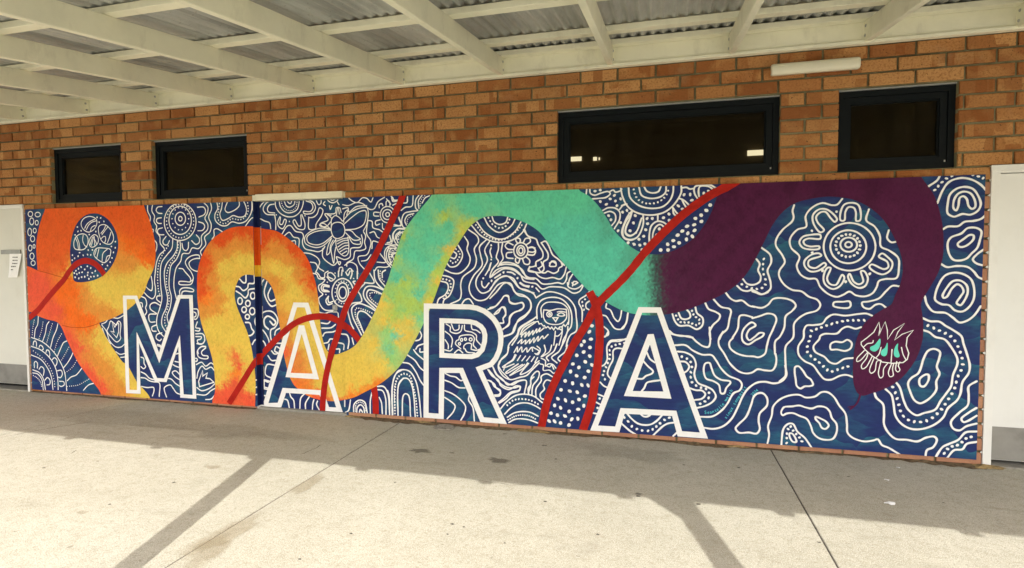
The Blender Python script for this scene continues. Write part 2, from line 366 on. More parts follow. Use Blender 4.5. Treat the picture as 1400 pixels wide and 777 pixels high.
def crack(pts, wd, seed):
    rr = random.Random(seed); mb = MB(); A = []; val = []
    P = [on_ground(x, y) for x, y in pts]
    for a, b_ in zip(P, P[1:]):
        m = max(3, int((b_ - a).length / .03))
        for i in range(m): A.append(a.lerp(b_, i / m) + Vector((rr.uniform(-.006, .006), rr.uniform(-.006, .006), 0)))
    for i, p in enumerate(A):
        w_ = wd * rr.uniform(.4, 1.2) * (1 - abs(i / len(A) - .5) * 1.2); q = A[min(i + 1, len(A) - 1)] - A[max(i - 1, 0)]; nrm = Vector((-q.y, q.x, 0)).normalized() * max(w_, .0008)
        mb.v += [tuple(p + nrm + Vector((0, 0, .0022))), tuple(p - nrm + Vector((0, 0, .0022)))]; val += [.6, .6]
    mb.f = [(2 * i, 2 * i + 1, 2 * i + 3, 2 * i + 2) for i in range(len(A) - 1)]
    me = mb.mesh('crack'); a_ = me.attributes.new('soft', 'FLOAT', 'POINT'); a_.data.foreach_set('value', val); put('crack', me, M_CRACK, pave)
crack([(411, 622), (432, 613), (441, 607)], .004, 1); crack([(0, 599), (30, 593), (62, 587), (130, 576)], .004, 2); crack([(95, 622), (108, 614)], .003, 3); crack([(640, 655), (700, 664), (745, 660)], .002, 4); crack([(205, 608), (215, 604)], .003, 5)
dirt_strip('grit', -6.85, -3.86, .035, M_DIRT, 1.3); dirt_strip('grit', -2.80, 2.18, .065, M_DIRT, 4.7)
blob('sand_patch', 2.19, -0.03, .11, .045, .003, M_SAND, pave, seed=77, irr=.4, h=.02)
for i, (x, y, rx, ry) in enumerate(((582, 574, .10, .025), (596, 575, .05, .02), (690, 583, .16, .03), (712, 585, .07, .022), (935, 606, .10, .03), (950, 609, .05, .035), (1010, 612, .07, .02), (1120, 620, .09, .02), (1265, 631, .08, .025), (484, 567, .08, .02), (260, 553, .12, .02), (120, 543, .10, .02))):
    p = on_ground(x, y + 1.5); blob('dirt_patch', p.x, -.018, rx, ry, .0028, M_DIRT if i % 3 else M_SAND, pave, seed=200 + i, irr=.8, h=.016)
blob('sand_patch', -1.05, -0.02, .17, .03, .003, M_SAND, pave, seed=78, irr=.4, h=.02)

# ------------------------------------------------------------------ brick wall
X_L, X_R = -13.0, 6.5
OPEN = [(-6.462, -5.47, 2.1, 2.7), (-5.072, -3.905, 2.1, 2.7), (-0.853, 0.846, 2.1, 2.7), (1.235, 1.985, 2.1, 2.7),
        (-7.86, -6.868, -0.2, 2.1), (-3.86, -2.84, -0.2, 2.1), (2.182, 3.10, -0.2, 2.1)]
WALL_TOP = 3.30
wall = empty('brick_wall', (-2, 0.12, 0))
tag(wall, 'long orange brown brick wall in running bond under the cream eaves', 'wall')
xs = sorted({X_L, X_R, *[o[0] for o in OPEN], *[o[1] for o in OPEN]}); zs = sorted({-0.1, WALL_TOP, 2.1, 2.7})
mb = MB()
for x0, x1 in zip(xs[:-1], xs[1:]):
    for z0, z1 in zip(zs[:-1], zs[1:]):
        cx, cz = (x0 + x1) / 2, (z0 + z1) / 2
        if any(o[0] < cx < o[1] and o[2] < cz < o[3] for o in OPEN): continue
        mb.box(x0, x1, 0.0155, 0.26, z0, z1)
put('mortar', mb.mesh('mortar'), M_MORTAR, wall)

PITCH_X = 0.2969; PH = -5.7045
def course_bricks(k):
    ph = PH + (0.62 * PITCH_X if k % 2 == 0 else 0)
    n0 = math.floor((X_L - ph) / PITCH_X); out = []
    i = n0
    while ph + i * PITCH_X < X_R:
        a, b_ = ph + i * PITCH_X + .008, ph + (i + 1) * PITCH_X - .008; i += 1
        segs = [(max(a, X_L), min(b_, X_R))]
        zc = k * .1 + .05
        for o in OPEN:
            if o[2] < zc < o[3] or (k == 20 and o[3] < 2.05 and False):
                new = []
                for s0, s1 in segs:
                    if s1 <= o[0] or s0 >= o[1]: new.append((s0, s1)); continue
                    if s0 < o[0]: new.append((s0, o[0]))
                    if s1 > o[1]: new.append((o[1], s1))
                segs = new
        out += [s for s in segs if s[1] - s[0] > 0.018]
    return out
def brick_mesh(L_, H_, seed):
    rr = random.Random(seed); j = lambda s: rr.uniform(-s, s)
    y0 = j(.0012); mb = MB(); hx, hz = L_ / 2, H_ / 2; e = .003
    F = [(-hx + e + j(.001), y0 + j(.0008), -hz + e + j(.001)), (hx - e + j(.001), y0 + j(.0008), -hz + e + j(.001)), (hx - e + j(.001), y0 + j(.0008), hz - e + j(.001)), (-hx + e + j(.001), y0 + j(.0008), hz - e + j(.001))]
    G = [(-hx + j(.0012), y0 + e * 1.2, -hz + j(.0012)), (hx + j(.0012), y0 + e * 1.2, -hz + j(.0012)), (hx + j(.0012), y0 + e * 1.2, hz + j(.0012)), (-hx + j(.0012), y0 + e * 1.2, hz + j(.0012))]
    B = [(x, .078, z) for x, _, z in G]
    mb.v = F + G + B; mb.f = [(0, 1, 2, 3)]
    for i in range(4):
        k = (i + 1) % 4; mb.f.append((4 + i, 4 + k, k, i)); mb.f.append((8 + i, 8 + k, 4 + k, 4 + i))
    return mb
def brick_me(mb, rnd=0.0, m_=None):
    me = mb.mesh('brick', False); a = me.attributes.new('rnd', 'FLOAT', 'POINT')
    a.data.foreach_set('value', [rnd] * len(mb.v)); me.materials.append(m_ or M_BRICK); return me
cand = []
for k in range(30):
    for a, b_ in course_bricks(k):
        z0, z1 = k * .1 + .008, k * .1 + .092
        if k == 29: z1 = 2.992
        cx = (a + b_) / 2
        if 1 <= k <= 19:                      # behind the painted boards nothing of the wall shows
            if a > -6.72 and b_ < 2.04: continue
        if k == 0 and -3.86 < cx < -2.84: continue
        d = CAM - Vector((cx, 0, (z0 + z1) / 2)); vis = (b_ - a)
        rx = (Vector((cx, 0, (z0 + z1) / 2)) - CAM); dep = rx.dot(AX_F)
        px = 700 + F_PX * rx.dot(AX_R) / dep if dep > .3 else 1e6
        inview = -30 < px < 1430
        if 1 <= k <= 19: vis = min(vis, 0.035)
        if k in (0, 20): vis *= .45
        cand.append(((vis / d.length ** 2 * CAM_D) if inview else -1, a, b_, z0, z1, k))
cand.sort(reverse=True)
shared = [brick_me(brick_mesh(PITCH_X - .016, .084, 100 + i)) for i in range(8)]
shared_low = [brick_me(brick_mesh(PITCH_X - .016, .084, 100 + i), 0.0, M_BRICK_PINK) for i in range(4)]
rest = MB(); rest_r = []
for idx, (sc, a, b_, z0, z1, kc) in enumerate(cand):
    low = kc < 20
    full = abs((b_ - a) - (PITCH_X - .016)) < 1e-4 and abs(z1 - z0 - .084) < 1e-4
    cx, cz = (a + b_) / 2, (z0 + z1) / 2; jy = random.uniform(-.0022, .0015)
    if idx < 300 and sc > 0:
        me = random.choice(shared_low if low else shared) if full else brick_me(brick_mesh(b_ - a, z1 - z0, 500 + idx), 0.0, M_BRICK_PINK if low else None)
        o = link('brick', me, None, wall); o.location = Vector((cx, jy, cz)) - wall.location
    else:
        t = brick_mesh(b_ - a, z1 - z0, 500 + idx); n = len(rest.v); r = random.random()
        rest.v += [(cx + x, jy + y, cz + z) for x, y, z in t.v]; rest.f += [tuple(n + i for i in f) for f in t.f]; rest_r += [r] * len(t.v)
me = rest.mesh('brick_field', False); a_ = me.attributes.new('rnd', 'FLOAT', 'POINT'); a_.data.foreach_set('value', rest_r); me.materials.append(M_BRICK)
tag(put('brick_field', me, M_BRICK, wall), kind='stuff')

# ------------------------------------------------------------------ windows
def window(x0, x1, label, vents=False):
    t = empty('high_window', ((x0 + x1) / 2, 0.06, 2.1)); tag(t, label, 'window', 'high windows above the mural')
    z0, z1 = 2.1, 2.7; y = .048
    mb = MB(); mb.ring(x0 + .002, x1 - .002, z0 + .002, z1 - .012, .042, y, y + .07); put('outer_frame', mb.mesh('outer_frame'), M_WINFRAME, t)
    mb = MB(); mb.ring(x0 + .046, x1 - .046, z0 + .046, z1 - .056, .045, y + .012, y + .06); sash = put('sash', mb.mesh('sash'), M_WINFRAME, t)
    mb = MB(); mb.ring(x0 + .093, x1 - .093, z0 + .093, z1 - .103, .007, y + .022, y + .055); put('glazing_bead', mb.mesh('glazing_bead'), M_WINFRAME, sash)
    mb = MB(); mb.box(x0 + .095, x1 - .095, y + .036, y + .042, z0 + .095, z1 - .105); put('pane', mb.mesh('pane'), M_GLASS, sash)
    mb = MB(); mb.box(x0 + .001, x1 - .001, y - .014, y + .05, z1 - .0115, z1 - .0015); put('head_flashing', mb.mesh('head_flashing'), M_ALU, t)
    for sx in (x1 - .060,):
        mb = MB(); mb.cbox(sx, sx + .009, y + .006, y + .0118, z0 + .05, z0 + .064, .001)
        put('corner_chip', mb.mesh('corner_chip'), M_ALU if sx > x0 + .1 else M_KICK, sash)
    return t
window(-6.462, -5.47, 'narrow black framed high window over the orange snake loop by the left door')
window(-5.072, -3.905, 'medium wide black framed high window beside the painted door head')
window(-0.853, 0.846, 'widest black framed high window above the teal and plum snake')
window(1.235, 1.985, 'squarish black framed high window just below the batten light')
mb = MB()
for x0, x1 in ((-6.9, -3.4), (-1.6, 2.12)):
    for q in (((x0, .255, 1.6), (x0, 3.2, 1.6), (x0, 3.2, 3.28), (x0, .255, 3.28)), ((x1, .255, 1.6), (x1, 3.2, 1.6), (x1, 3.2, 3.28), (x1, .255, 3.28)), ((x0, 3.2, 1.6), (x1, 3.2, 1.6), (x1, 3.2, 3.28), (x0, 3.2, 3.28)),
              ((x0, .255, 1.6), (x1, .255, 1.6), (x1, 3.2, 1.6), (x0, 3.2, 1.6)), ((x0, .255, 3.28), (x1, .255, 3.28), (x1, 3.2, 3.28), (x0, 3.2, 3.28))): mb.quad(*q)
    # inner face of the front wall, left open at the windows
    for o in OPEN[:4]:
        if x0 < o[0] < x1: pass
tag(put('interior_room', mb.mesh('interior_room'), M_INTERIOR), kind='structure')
for (a, b_, c, d) in ((778, 215, 795, 220), (811, 215, 816, 219.5), (818.5, 215.5, 820, 219), (1022, 206, 1044, 212)):
    p, q = on_wall(a, b_, 3.17), on_wall(c, d, 3.17)
    mb = MB(); mb.box(min(p.x, q.x), max(p.x, q.x), 3.165, 3.185, min(p.z, q.z), max(p.z, q.z))
    o = tag(put('far_window', mb.mesh('far_window'), M_EMIT), 'small bright daylit gap seen through the widest dark window', 'far window', 'daylit gaps across the dark room')

# ------------------------------------------------------------------ plain white doors
def ring3(mb, x0, x1, z1, wd, y0, y1):      # jambs and head, no bottom
    mb.box(x0, x0 + wd, y0, y1, 0, z1 - wd, 't'); mb.box(x1 - wd, x1, y0, y1, 0, z1 - wd, 't'); mb.box(x0, x1, y0 - .0006, y1, z1 - wd, z1)
def door(x0, x1, top, label, kick0, kick1, leaf_y, fw, ytop, seam=True):
    t = empty('white_door', ((x0 + x1) / 2, .05, 0)); tag(t, label, 'door', None)
    mb = MB(); ring3(mb, x0 + .001, x1 - .001, top - .001, fw, -.012, .13); fr = put('door_frame', mb.mesh('door_frame'), M_FRAME_WHITE, t)
    lx0, lx1 = x0 + fw + .004, x1 - fw - .004
    mb = MB(); mb.cbox(lx0, lx1, leaf_y, leaf_y + .04, kick0, top - fw - .005, .002); lf = put('door_leaf', mb.mesh('door_leaf'), M_WHITE_DOOR if x0 > 0 else M_CREAM_DOOR, t)
    mb = MB(); mb.cbox(lx0 + .001, lx1 - .001, leaf_y - .0035, leaf_y - .0003, kick0 + .004, kick1, .001); put('kickplate', mb.mesh('kickplate'), M_KICK, lf)
    mb = MB(); mb.box(x0 + fw, x1 - fw, -.02, .2, -.02, .012); put('door_sill', mb.mesh('door_sill'), M_STEP, t)
    mb = MB(); mb.box(x0 + .02, x1 - .02, .14, .15, 0, top); put('dark_backing', mb.mesh('dark_backing'), M_DARK, t)
    return t, fr, lf
dR, frR, lfR = door(2.182, 3.10, 2.1, 'white door with grey kickplate beside the plum snake head end of mural', .045, .282, .02, .05, 2.1)
mb = MB(); mb.cbox(2.176, 3.106, -.022, -.0135, 2.062, 2.102, .002); put('head_trim', mb.mesh('head_trim'), M_FRAME_WHITE, dR)
mb = MB(); rr = random.Random(3)
for k in range(1, 21):                       # paint that ran into the mortar joints beside the frame
    z = k * .1 + rr.uniform(-.004, .004); wd = rr.uniform(.006, .018); h = rr.uniform(.006, .012); y = -.0035
    mb.quad((2.184, y, z - h), (2.184, y, z + h), (2.184 - wd * .6, y, z + h * .6), (2.184 - wd, y, z + rr.uniform(-.003, .003)), (2.184 - wd * .7, y, z - h * .5))
    mb.quad((2.184 - wd, y, z), (2.184 - wd * .7, y, z - h * .5), (2.184 - wd * .7, .01, z - h * .5), (2.184 - wd, .01, z))
put('paint_smear', mb.mesh('paint_smear'), M_FRAME_WHITE, frR)
dL, frL, lfL = door(-7.86, -6.868, 2.1, 'cream white door with steel label bar and taped paper notice', .075, .30, -.004, .03, 2.1)
mb = MB(); mb.cbox(-7.87, -6.862, -.022, -.0135, 2.055, 2.09, .002); put('head_trim', mb.mesh('head_trim'), M_FRAME_WHITE, dL)
a, b_ = on_wall(2, 342, -.01), on_wall(28.5, 347.5, -.01)
mb = MB(); mb.cbox(a.x, b_.x, -.02, -.0045, b_.z, a.z, .002); put('label_bar', mb.mesh('label_bar'), M_STEEL, lfL)
# curled notice hanging from the bar
def W(x, y, Y): return on_wall(x, y, Y)
cols = []
for i in range(7):
    u = i / 6; top = W(13.5 + 16.5 * u, 347.2, -.021); bot = W(14.5 + 10.5 * u, 379.5, -.021)
    cols.append([top.lerp(bot, v / 8) + Vector((0, -.004 - .02 * (v / 8) ** 2 * (1 + .6 * math.sin(u * 5)), 0)) for v in range(9)])
mb = MB()
for i in range(6):
    for v in range(8): mb.quad(cols[i][v], cols[i + 1][v], cols[i + 1][v + 1], cols[i][v + 1])
note = put('paper_notice', mb.mesh('paper_notice'), M_PAPER); tag(note, 'small curled white paper notice hanging from the steel bar', 'paper notice')
mb = MB()
for k, (u0, u1) in enumerate(((.28, .72), (.3, .75), (.3, .78), (.22, .7), (.28, .5))):
    v = 1.0 + k * 1.05
    def P(u, vv):
        i = min(5, int(u * 6)); f = u * 6 - i; j = min(7, int(vv)); g = vv - j
        return cols[i][j].lerp(cols[i + 1][j], f).lerp(cols[i][j + 1].lerp(cols[i + 1][j + 1], f), g) + Vector((0, -.0015, 0))
    u = u0
    while u < u1:
        e = min(u1, u + random.uniform(.06, .16)); mb.quad(P(u, v), P(e, v), P(e, v + .32), P(u, v + .32)); u = e + .03
tag(put('text_line', mb.mesh('text_line'), M_INK, note), kind='stuff')

# ------------------------------------------------------------------ batten light
lt = empty('batten_light', (1.06, 0, 2.86)); tag(lt, 'unlit cream batten light with rounded cover under the eaves', 'wall light')
mb = MB(); mb.cbox(.785, 1.335, -.022, -.001, 2.832, 2.892, .003); put('mounting_base', mb.mesh('mounting_base'), M_CREAM, lt)
prof = [(-.0225, -.04), (-.05, -.042), (-.066, -.034), (-.072, -.018), (-.073, 0), (-.072, .018), (-.066, .034), (-.05, .042), (-.0225, .04)]
stn = [(.768, .82), (.772, .93), (.782, 1.0), (1.338, 1.0), (1.348, .93), (1.352, .82)]
mb = MB(); n = len(prof)
for x, k in stn: mb.v += [(x, -.0225 + (y + .0225) * k, 2.863 + z * k) for y, z in prof]
for i in range(len(stn) - 1):
    for j in range(n): mb.f.append((i * n + j, i * n + (j + 1) % n, (i + 1) * n + (j + 1) % n, (i + 1) * n + j))
mb.f += [tuple(range(n))[::-1], tuple(range((len(stn) - 1) * n, len(stn) * n))]
me = mb.mesh('light_cover')
for pl in me.polygons: pl.use_smooth = len(pl.vertices) == 4
put('light_cover', me, M_DIFF, lt)

# ------------------------------------------------------------------ lean-to veranda roof
SL = 0.134; Z0 = 3.012; RH = .142; EAVE = -3.62
roof = empty('veranda_roof', (-2, -1.8, 3.0)); tag(roof, 'cream timber lean-to veranda roof with grey corrugated sheets', 'roof')
mb = MB(); mb.cbox(X_L, X_R, -.045, -.001, 2.996, 3.158, .003); put('ledger_board', mb.mesh('ledger_board'), M_CREAM, roof)
mb = MB(); mb.cbox(X_L, X_R, -.062, -.046, 2.993, 3.018, .003); put('cover_strip', mb.mesh('cover_strip'), M_CREAM, roof)
RX = [-1.317 + .904 * i for i in range(-12, 9)]
def slanted(mb, x0, x1, ya, yb, zb, h):
    """bar from y=ya to y=yb whose underside is zb + SL*y"""
    P = lambda x, y, d: (x, y, zb + SL * y + d); n = len(mb.v); c = .004
    for y in (ya, yb):
        mb.v += [P(x0 + c, y, 0), P(x1 - c, y, 0), P(x1, y, c), P(x1, y, h - c), P(x1 - c, y, h), P(x0 + c, y, h), P(x0, y, h - c), P(x0, y, c)]
    for i in range(8): mb.f.append((n + i, n + (i + 1) % 8, n + 8 + (i + 1) % 8, n + 8 + i))
    mb.f += [tuple(n + i for i in range(7, -1, -1)), tuple(n + 8 + i for i in range(8))]
def bolt_mesh(s):
    mb = MB(); n = 10
    for dx, r in ((0, .011), (.004 * s, .010), (.007 * s, .006)): mb.v += [(dx, r * math.cos(2 * math.pi * i / n), r * math.sin(2 * math.pi * i / n)) for i in range(n)]
    for q in (0, 1):
        for i in range(n): mb.f.append((q * n + i, q * n + (i + 1) % n, (q + 1) * n + (i + 1) % n, (q + 1) * n + i))
    mb.f.append(tuple(2 * n + i for i in range(n))); me = mb.mesh('bolt'); me.materials.append(M_ALU); return me
BOLT = {1: bolt_mesh(1), -1: bolt_mesh(-1)}
for x in RX:
    for s in (1, -1):
        for y, dz in ((-.075, .04), (-.085, .105)):
            o = link('bolt', BOLT[s], None, roof); o.location = Vector((x + s * .0228, y, Z0 + SL * y + dz)) - roof.location
for i, x in enumerate(RX):
    mb = MB(); slanted(mb, x - .0225, x + .0225, EAVE - .05, -.0455, Z0, RH); put('rafter', mb.mesh('rafter'), M_CREAM, roof)
PY = [-.085, -.485, -1.255, -2.03, -2.8, -3.55]
for y in PY:
    mb = MB(); zb = Z0 + RH + .0008 + SL * (y - .035)
    mb.cbox(X_L, X_R, y - .035, y + .035, zb + .004, zb + .046, .003)
    put('purlin', mb.mesh('purlin'), M_CREAM, roof)
mb = MB(); PC = .0762; NC = 10; zt = Z0 + RH + .0615; nx = NC * 8
for y in (0.12, -3.80):
    mb.v += [(i * PC / 8, y, zt + SL * y + .0118 * math.cos(2 * math.pi * i / 8)) for i in range(nx + 5)]
n = nx + 5
mb.f = [(i, i + 1, n + i + 1, n + i) for i in range(n - 1)]
me = mb.mesh('roof_sheet', False)
for pl in me.polygons: pl.use_smooth = True
me.materials.append(M_SHEET)
k = 0; x = X_L
while x < X_R:
    o = link('roof_sheet', me, None, roof); o.location = Vector((x, 0, .0016 * (k % 2))) - roof.location
    x += PC * NC; k += 1
# screws with their square washers under the sheets are hidden; the eaves beam, its cleats and the gutter carry the outer edge
zb = Z0 + SL * EAVE
mb = MB(); mb.cbox(X_L, X_R, EAVE - .045, EAVE + .045, zb - .1, zb - .002, .004); put('eaves_beam', mb.mesh('eaves_beam'), M_CREAM, roof)
for i, x in enumerate(RX):
    mb = MB(); mb.cbox(x - .05, x + .045, EAVE - .06, EAVE - .046, zb - .135, zb + .02, .002); put('cleat', mb.mesh('cleat'), M_STEEL, roof)
mb = MB(); gx = [(-3.70, .06), (-3.70, -.03), (-3.72, -.05), (-3.79, -.05), (-3.815, -.03), (-3.815, .075)]
for xx in (X_L, X_R):
    mb.v += [(xx, y, Z0 + RH + SL * -3.75 + dz) for y, dz in gx]
mb.f = [(i, i + 1, 6 + i + 1, 6 + i) for i in range(5)]; put('gutter', mb.mesh('gutter'), M_CREAM, roof)
for i, px in enumerate((-8.09, -5.12, -2.16, 0.815, 3.79)):
    ps = empty('veranda_post', (px, EAVE, 0)); tag(ps, 'square cream timber post with a knee brace under the veranda eaves' if i == 3 else 'square plain cream timber post holding up the veranda eaves', 'post', 'posts along the veranda edge')
    mb = MB(); mb.cbox(px - .058, px + .058, EAVE - .058, EAVE + .058, .012, zb - .102, .005); put('shaft', mb.mesh('shaft'), M_POST, ps)
    mb = MB(); mb.cbox(px - .09, px + .09, EAVE - .09, EAVE + .09, 0.0005, .0115, .002); put('base_plate', mb.mesh('base_plate'), M_STEEL, ps)
    if i == 3:
        mb = MB(); z1 = zb - .104
        for y in (EAVE - .02, EAVE + .02): mb.v += [(px - .059, y, z1), (px - .2, y, z1), (px - .17, y, z1 - .06), (px - .059, y, z1 - .26)]
        mb.f = [(0, 1, 2, 3), (7, 6, 5, 4), (0, 4, 5, 1), (1, 5, 6, 2), (2, 6, 7, 3), (3, 7, 4, 0)]; put('knee_brace', mb.mesh('knee_brace'), M_POST, ps)

# ------------------------------------------------------------------ floor drain and litter
dr = empty('floor_drain', (-1.83, -.115, 0)); tag(dr, 'small round crusted grey floor drain at the wall foot', 'drain')
mb = MB(); nn = 28
for r, z in ((.098, .002), (.094, .012), (.078, .012), (.074, .004)): mb.v += [(-1.83 + r * math.cos(2 * math.pi * i / nn), -.115 + .75 * r * math.sin(2 * math.pi * i / nn), z) for i in range(nn)]
for j in range(3):
    for i in range(nn): mb.f.append((j * nn + i, j * nn + (i + 1) % nn, (j + 1) * nn + (i + 1) % nn, (j + 1) * nn + i))
put('rim', mb.mesh('rim'), M_IRON, dr)
mb = MB(); mb.v = [(-1.83 + .075 * math.cos(2 * math.pi * i / nn), -.115 + .056 * math.sin(2 * math.pi * i / nn), .0035) for i in range(nn)]; mb.f = [tuple(range(nn))]; put('dark_well', mb.mesh('dark_well'), M_DARK, dr)
for j in range(-3, 4):
    hw = math.sqrt(.075 ** 2 - (j * .02) ** 2); mb = MB(); mb.cbox(-1.83 - hw, -1.83 + hw, -.115 + j * .0145 - .005, -.115 + j * .0145 + .005, .0042, .0105, .001); put('grate_bar', mb.mesh('grate_bar'), M_IRON, dr)
for i, (x, y, r) in enumerate(((1216, 690, .03), (1213, 658, .018), (1228, 641, .014))):
    p = on_ground(x, y); mb = MB(); rr = random.Random(i + 5); n = 9
    mb.v = [(p.x, p.y, .012)] + [(p.x + r * math.cos(a) * rr.uniform(.7, 1.3), p.y + r * .6 * math.sin(a) * rr.uniform(.7, 1.2), .004 + rr.uniform(0, .01)) for a in [2 * math.pi * k / n for k in range(n)]]
    mb.f = [(0, k, k % n + 1) for k in range(1, n + 1)]
    tag(put('paper_scrap', mb.mesh('paper_scrap'), M_PAPER), ['largest torn white paper scrap on the sunlit edge of the pavement', 'small torn white paper scrap in the shade of the pavement', 'tiny torn white paper scrap nearest the white door'][i], 'litter', 'paper scraps on the pavement')
# ------------------------------------------------------------------ the mural: two painted boards and a painted door between them
YB, YD = -0.014, 0.036                    # fronts of the boards and of the recessed door
BX = (-6.832, -3.838); RXB = (-2.858, 2.146); BZ = (0.03, 2.041); BZR = (0.045, 2.041)
DX = (-3.80, -2.84); DZ = (0.024, 2.036)
bl = empty('mural_board', ((BX[0] + BX[1]) / 2, 0, BZ[0])); tag(bl, 'deep blue mural board with orange snake loop and letter M', 'mural')
br = empty('mural_board', ((RXB[0] + RXB[1]) / 2, 0, BZ[0])); tag(br, 'long deep blue mural board with owl and letters R and A', 'mural')
pd = empty('painted_door', ((DX[0] + DX[1]) / 2, YD, 0)); tag(pd, 'recessed door painted with a bee and white outlined letter A', 'door')
SURF = {'L': (bl, YB, BX, BZ), 'R': (br, YB, RXB, BZR), 'D': (pd, YD, DX, DZ)}
for key in 'LR':
    o, Y, X, Z = SURF[key]; mb = MB(); mb.box(X[0], X[1], Y, -.0045, Z[0], Z[1]); put('board', mb.mesh('board'), M_BLUE, o)
mb = MB(); mb.box(DX[0], DX[1], YD, YD + .04, DZ[0], DZ[1]); leaf = put('door_leaf', mb.mesh('door_leaf'), M_BLUE, pd)

class Layer:
    def __init__(s): s.v = []; s.f = []; s.c = []
OBJ = {}; ORDER = []
def getL(name, key, matl, inst):
    k = (name, key, matl.name, inst)
    if k not in OBJ: OBJ[k] = (Layer(), matl); ORDER.append(k)
    return OBJ[k][0]
def surfaces(xs):
    a, b_ = min(xs), max(xs); out = []
    if a < 352: out.append('L')
    if b_ > 346 and a < 482: out.append('D')
    if b_ > 466: out.append('R')
    return out
def catmull(P, closed, step=1.1):
    n = len(P); out = []
    if n == 2 and not closed: idx = [0]
    idx = range(n if closed else n - 1)
    for i in idx:
        p0 = P[(i - 1) % n] if closed or i > 0 else (2 * P[0][0] - P[1][0], 2 * P[0][1] - P[1][1])
        p1 = P[i]; p2 = P[(i + 1) % n]
        p3 = P[(i + 2) % n] if closed or i + 2 < n else (2 * p2[0] - p1[0], 2 * p2[1] - p1[1])
        # centripetal
        def d(a, b): return max(1e-4, math.hypot(a[0] - b[0], a[1] - b[1])) ** .5
        t0 = 0; t1 = d(p0, p1); t2 = t1 + d(p1, p2); t3 = t2 + d(p2, p3)
        m = max(2, int(math.hypot(p2[0] - p1[0], p2[1] - p1[1]) / step) + 1)
        for j in range(m):
            t = t1 + (t2 - t1) * j / m
            f = lambda a, b, ta, tb: tuple(((tb - t) * a[q] + (t - ta) * b[q]) / (tb - ta) for q in (0, 1))
            A1, A2, A3 = f(p0, p1, t0, t1), f(p1, p2, t1, t2), f(p2, p3, t2, t3)
            B1, B2 = f(A1, A2, t0, t2), f(A2, A3, t1, t3)
            out.append(f(B1, B2, t1, t2))
    if not closed: out.append(P[-1])
    return out
CNT = [0]
def depth(layer):
    CNT[0] += 1
    return layer * 0.001 + 0.0001 + (CNT[0] % 37) * 1.0e-5
def ribbon(P, w, closed, layer, name, matl, inst, smooth=True, wob=0.13, caps=True, keys=None):
    if smooth: P = catmull(P, closed)
    n = len(P)
    if n < 2: return
    for key in (keys or surfaces([p[0] for p in P])):
        Y = SURF[key][1]; lay = getL(name, key, matl, inst); dd = depth(layer); base = len(lay.v)
        W3 = [on_wall(x, y, Y) for x, y in P]
        pts = [(p.x, p.z) for p in W3]
        sc = []                                   # metres per photo pixel, vertical
        for x, y in P[::max(1, n // 6)]: sc.append((on_wall(x, y - .5, Y) - on_wall(x, y + .5, Y)).length)
        hw = w * .5 * sum(sc) / len(sc); ph = random.random() * 90
        for i in range(n):
            a = pts[(i - 1) % n] if (closed or i > 0) else None; c = pts[(i + 1) % n] if (closed or i < n - 1) else None; p = pts[i]
            def nrm(q, r):
                l = math.hypot(r[0] - q[0], r[1] - q[1]) or 1e-9; return (-(r[1] - q[1]) / l, (r[0] - q[0]) / l)
            if a and c:
                n1, n2 = nrm(a, p), nrm(p, c); mx, mz = n1[0] + n2[0], n1[1] + n2[1]; l2 = mx * mx + mz * mz
                if l2 < .08: mx, mz = n1
                else: k = 2 / l2; k = min(k, 2.2 if not smooth else 1.25); mx *= k; mz *= k
            else: mx, mz = nrm(a, p) if a else nrm(p, c)
            h = hw * (1 + wob * noise.noise((ph + i * .11, 0, 0)) * 1.6)
            yy = Y - dd - 8e-6 * i / n
            lay.v.append((p[0] + mx * h, yy, p[1] + mz * h)); lay.v.append((p[0] - mx * h, yy, p[1] - mz * h))
        for i in range(n if closed else n - 1):
            j = (i + 1) % n; lay.f.append((base + 2 * i, base + 2 * i + 1, base + 2 * j + 1, base + 2 * j))
        if caps and not closed:
            for e, q in ((0, 1), (n - 1, n - 2)):
                p = pts[e]; r = pts[q]; ang = math.atan2(p[1] - r[1], p[0] - r[0]); b0 = len(lay.v); yy = Y - dd - 8e-6 * e / n - 4e-6
                for k in range(7):
                    t = ang - math.pi / 2 + math.pi * k / 6; lay.v.append((p[0] + math.cos(t) * hw, yy, p[1] + math.sin(t) * hw))
                lay.f.append(tuple(range(b0, b0 + 7)))
def dot(x, y, d, layer, name, matl, inst):
    for key in surfaces([x]):
        Y = SURF[key][1]; lay = getL(name, key, matl, inst); p = on_wall(x, y, Y); q = on_wall(x, y + d / 2, Y); r = (p - q).length
        dd = depth(layer); b0 = len(lay.v); a0 = random.random() * 6; ex = random.uniform(.85, 1.25); n = 9
        for k in range(n):
            a = 2 * math.pi * k / n; u, v = math.cos(a) * r * ex * random.uniform(.9, 1.1), math.sin(a) * r / ex * random.uniform(.9, 1.1)
            lay.v.append((p.x + u * math.cos(a0) - v * math.sin(a0), Y - dd, p.z + u * math.sin(a0) + v * math.cos(a0)))
        lay.f.append(tuple(range(b0, b0 + n)))
def inside(p, R):
    c = False; n = len(R)
    for i in range(n):
        a, b_ = R[i], R[(i + 1) % n]
        if (a[1] > p[1]) != (b_[1] > p[1]) and p[0] < a[0] + (p[1] - a[1]) / (b_[1] - a[1]) * (b_[0] - a[0]): c = not c
    return c
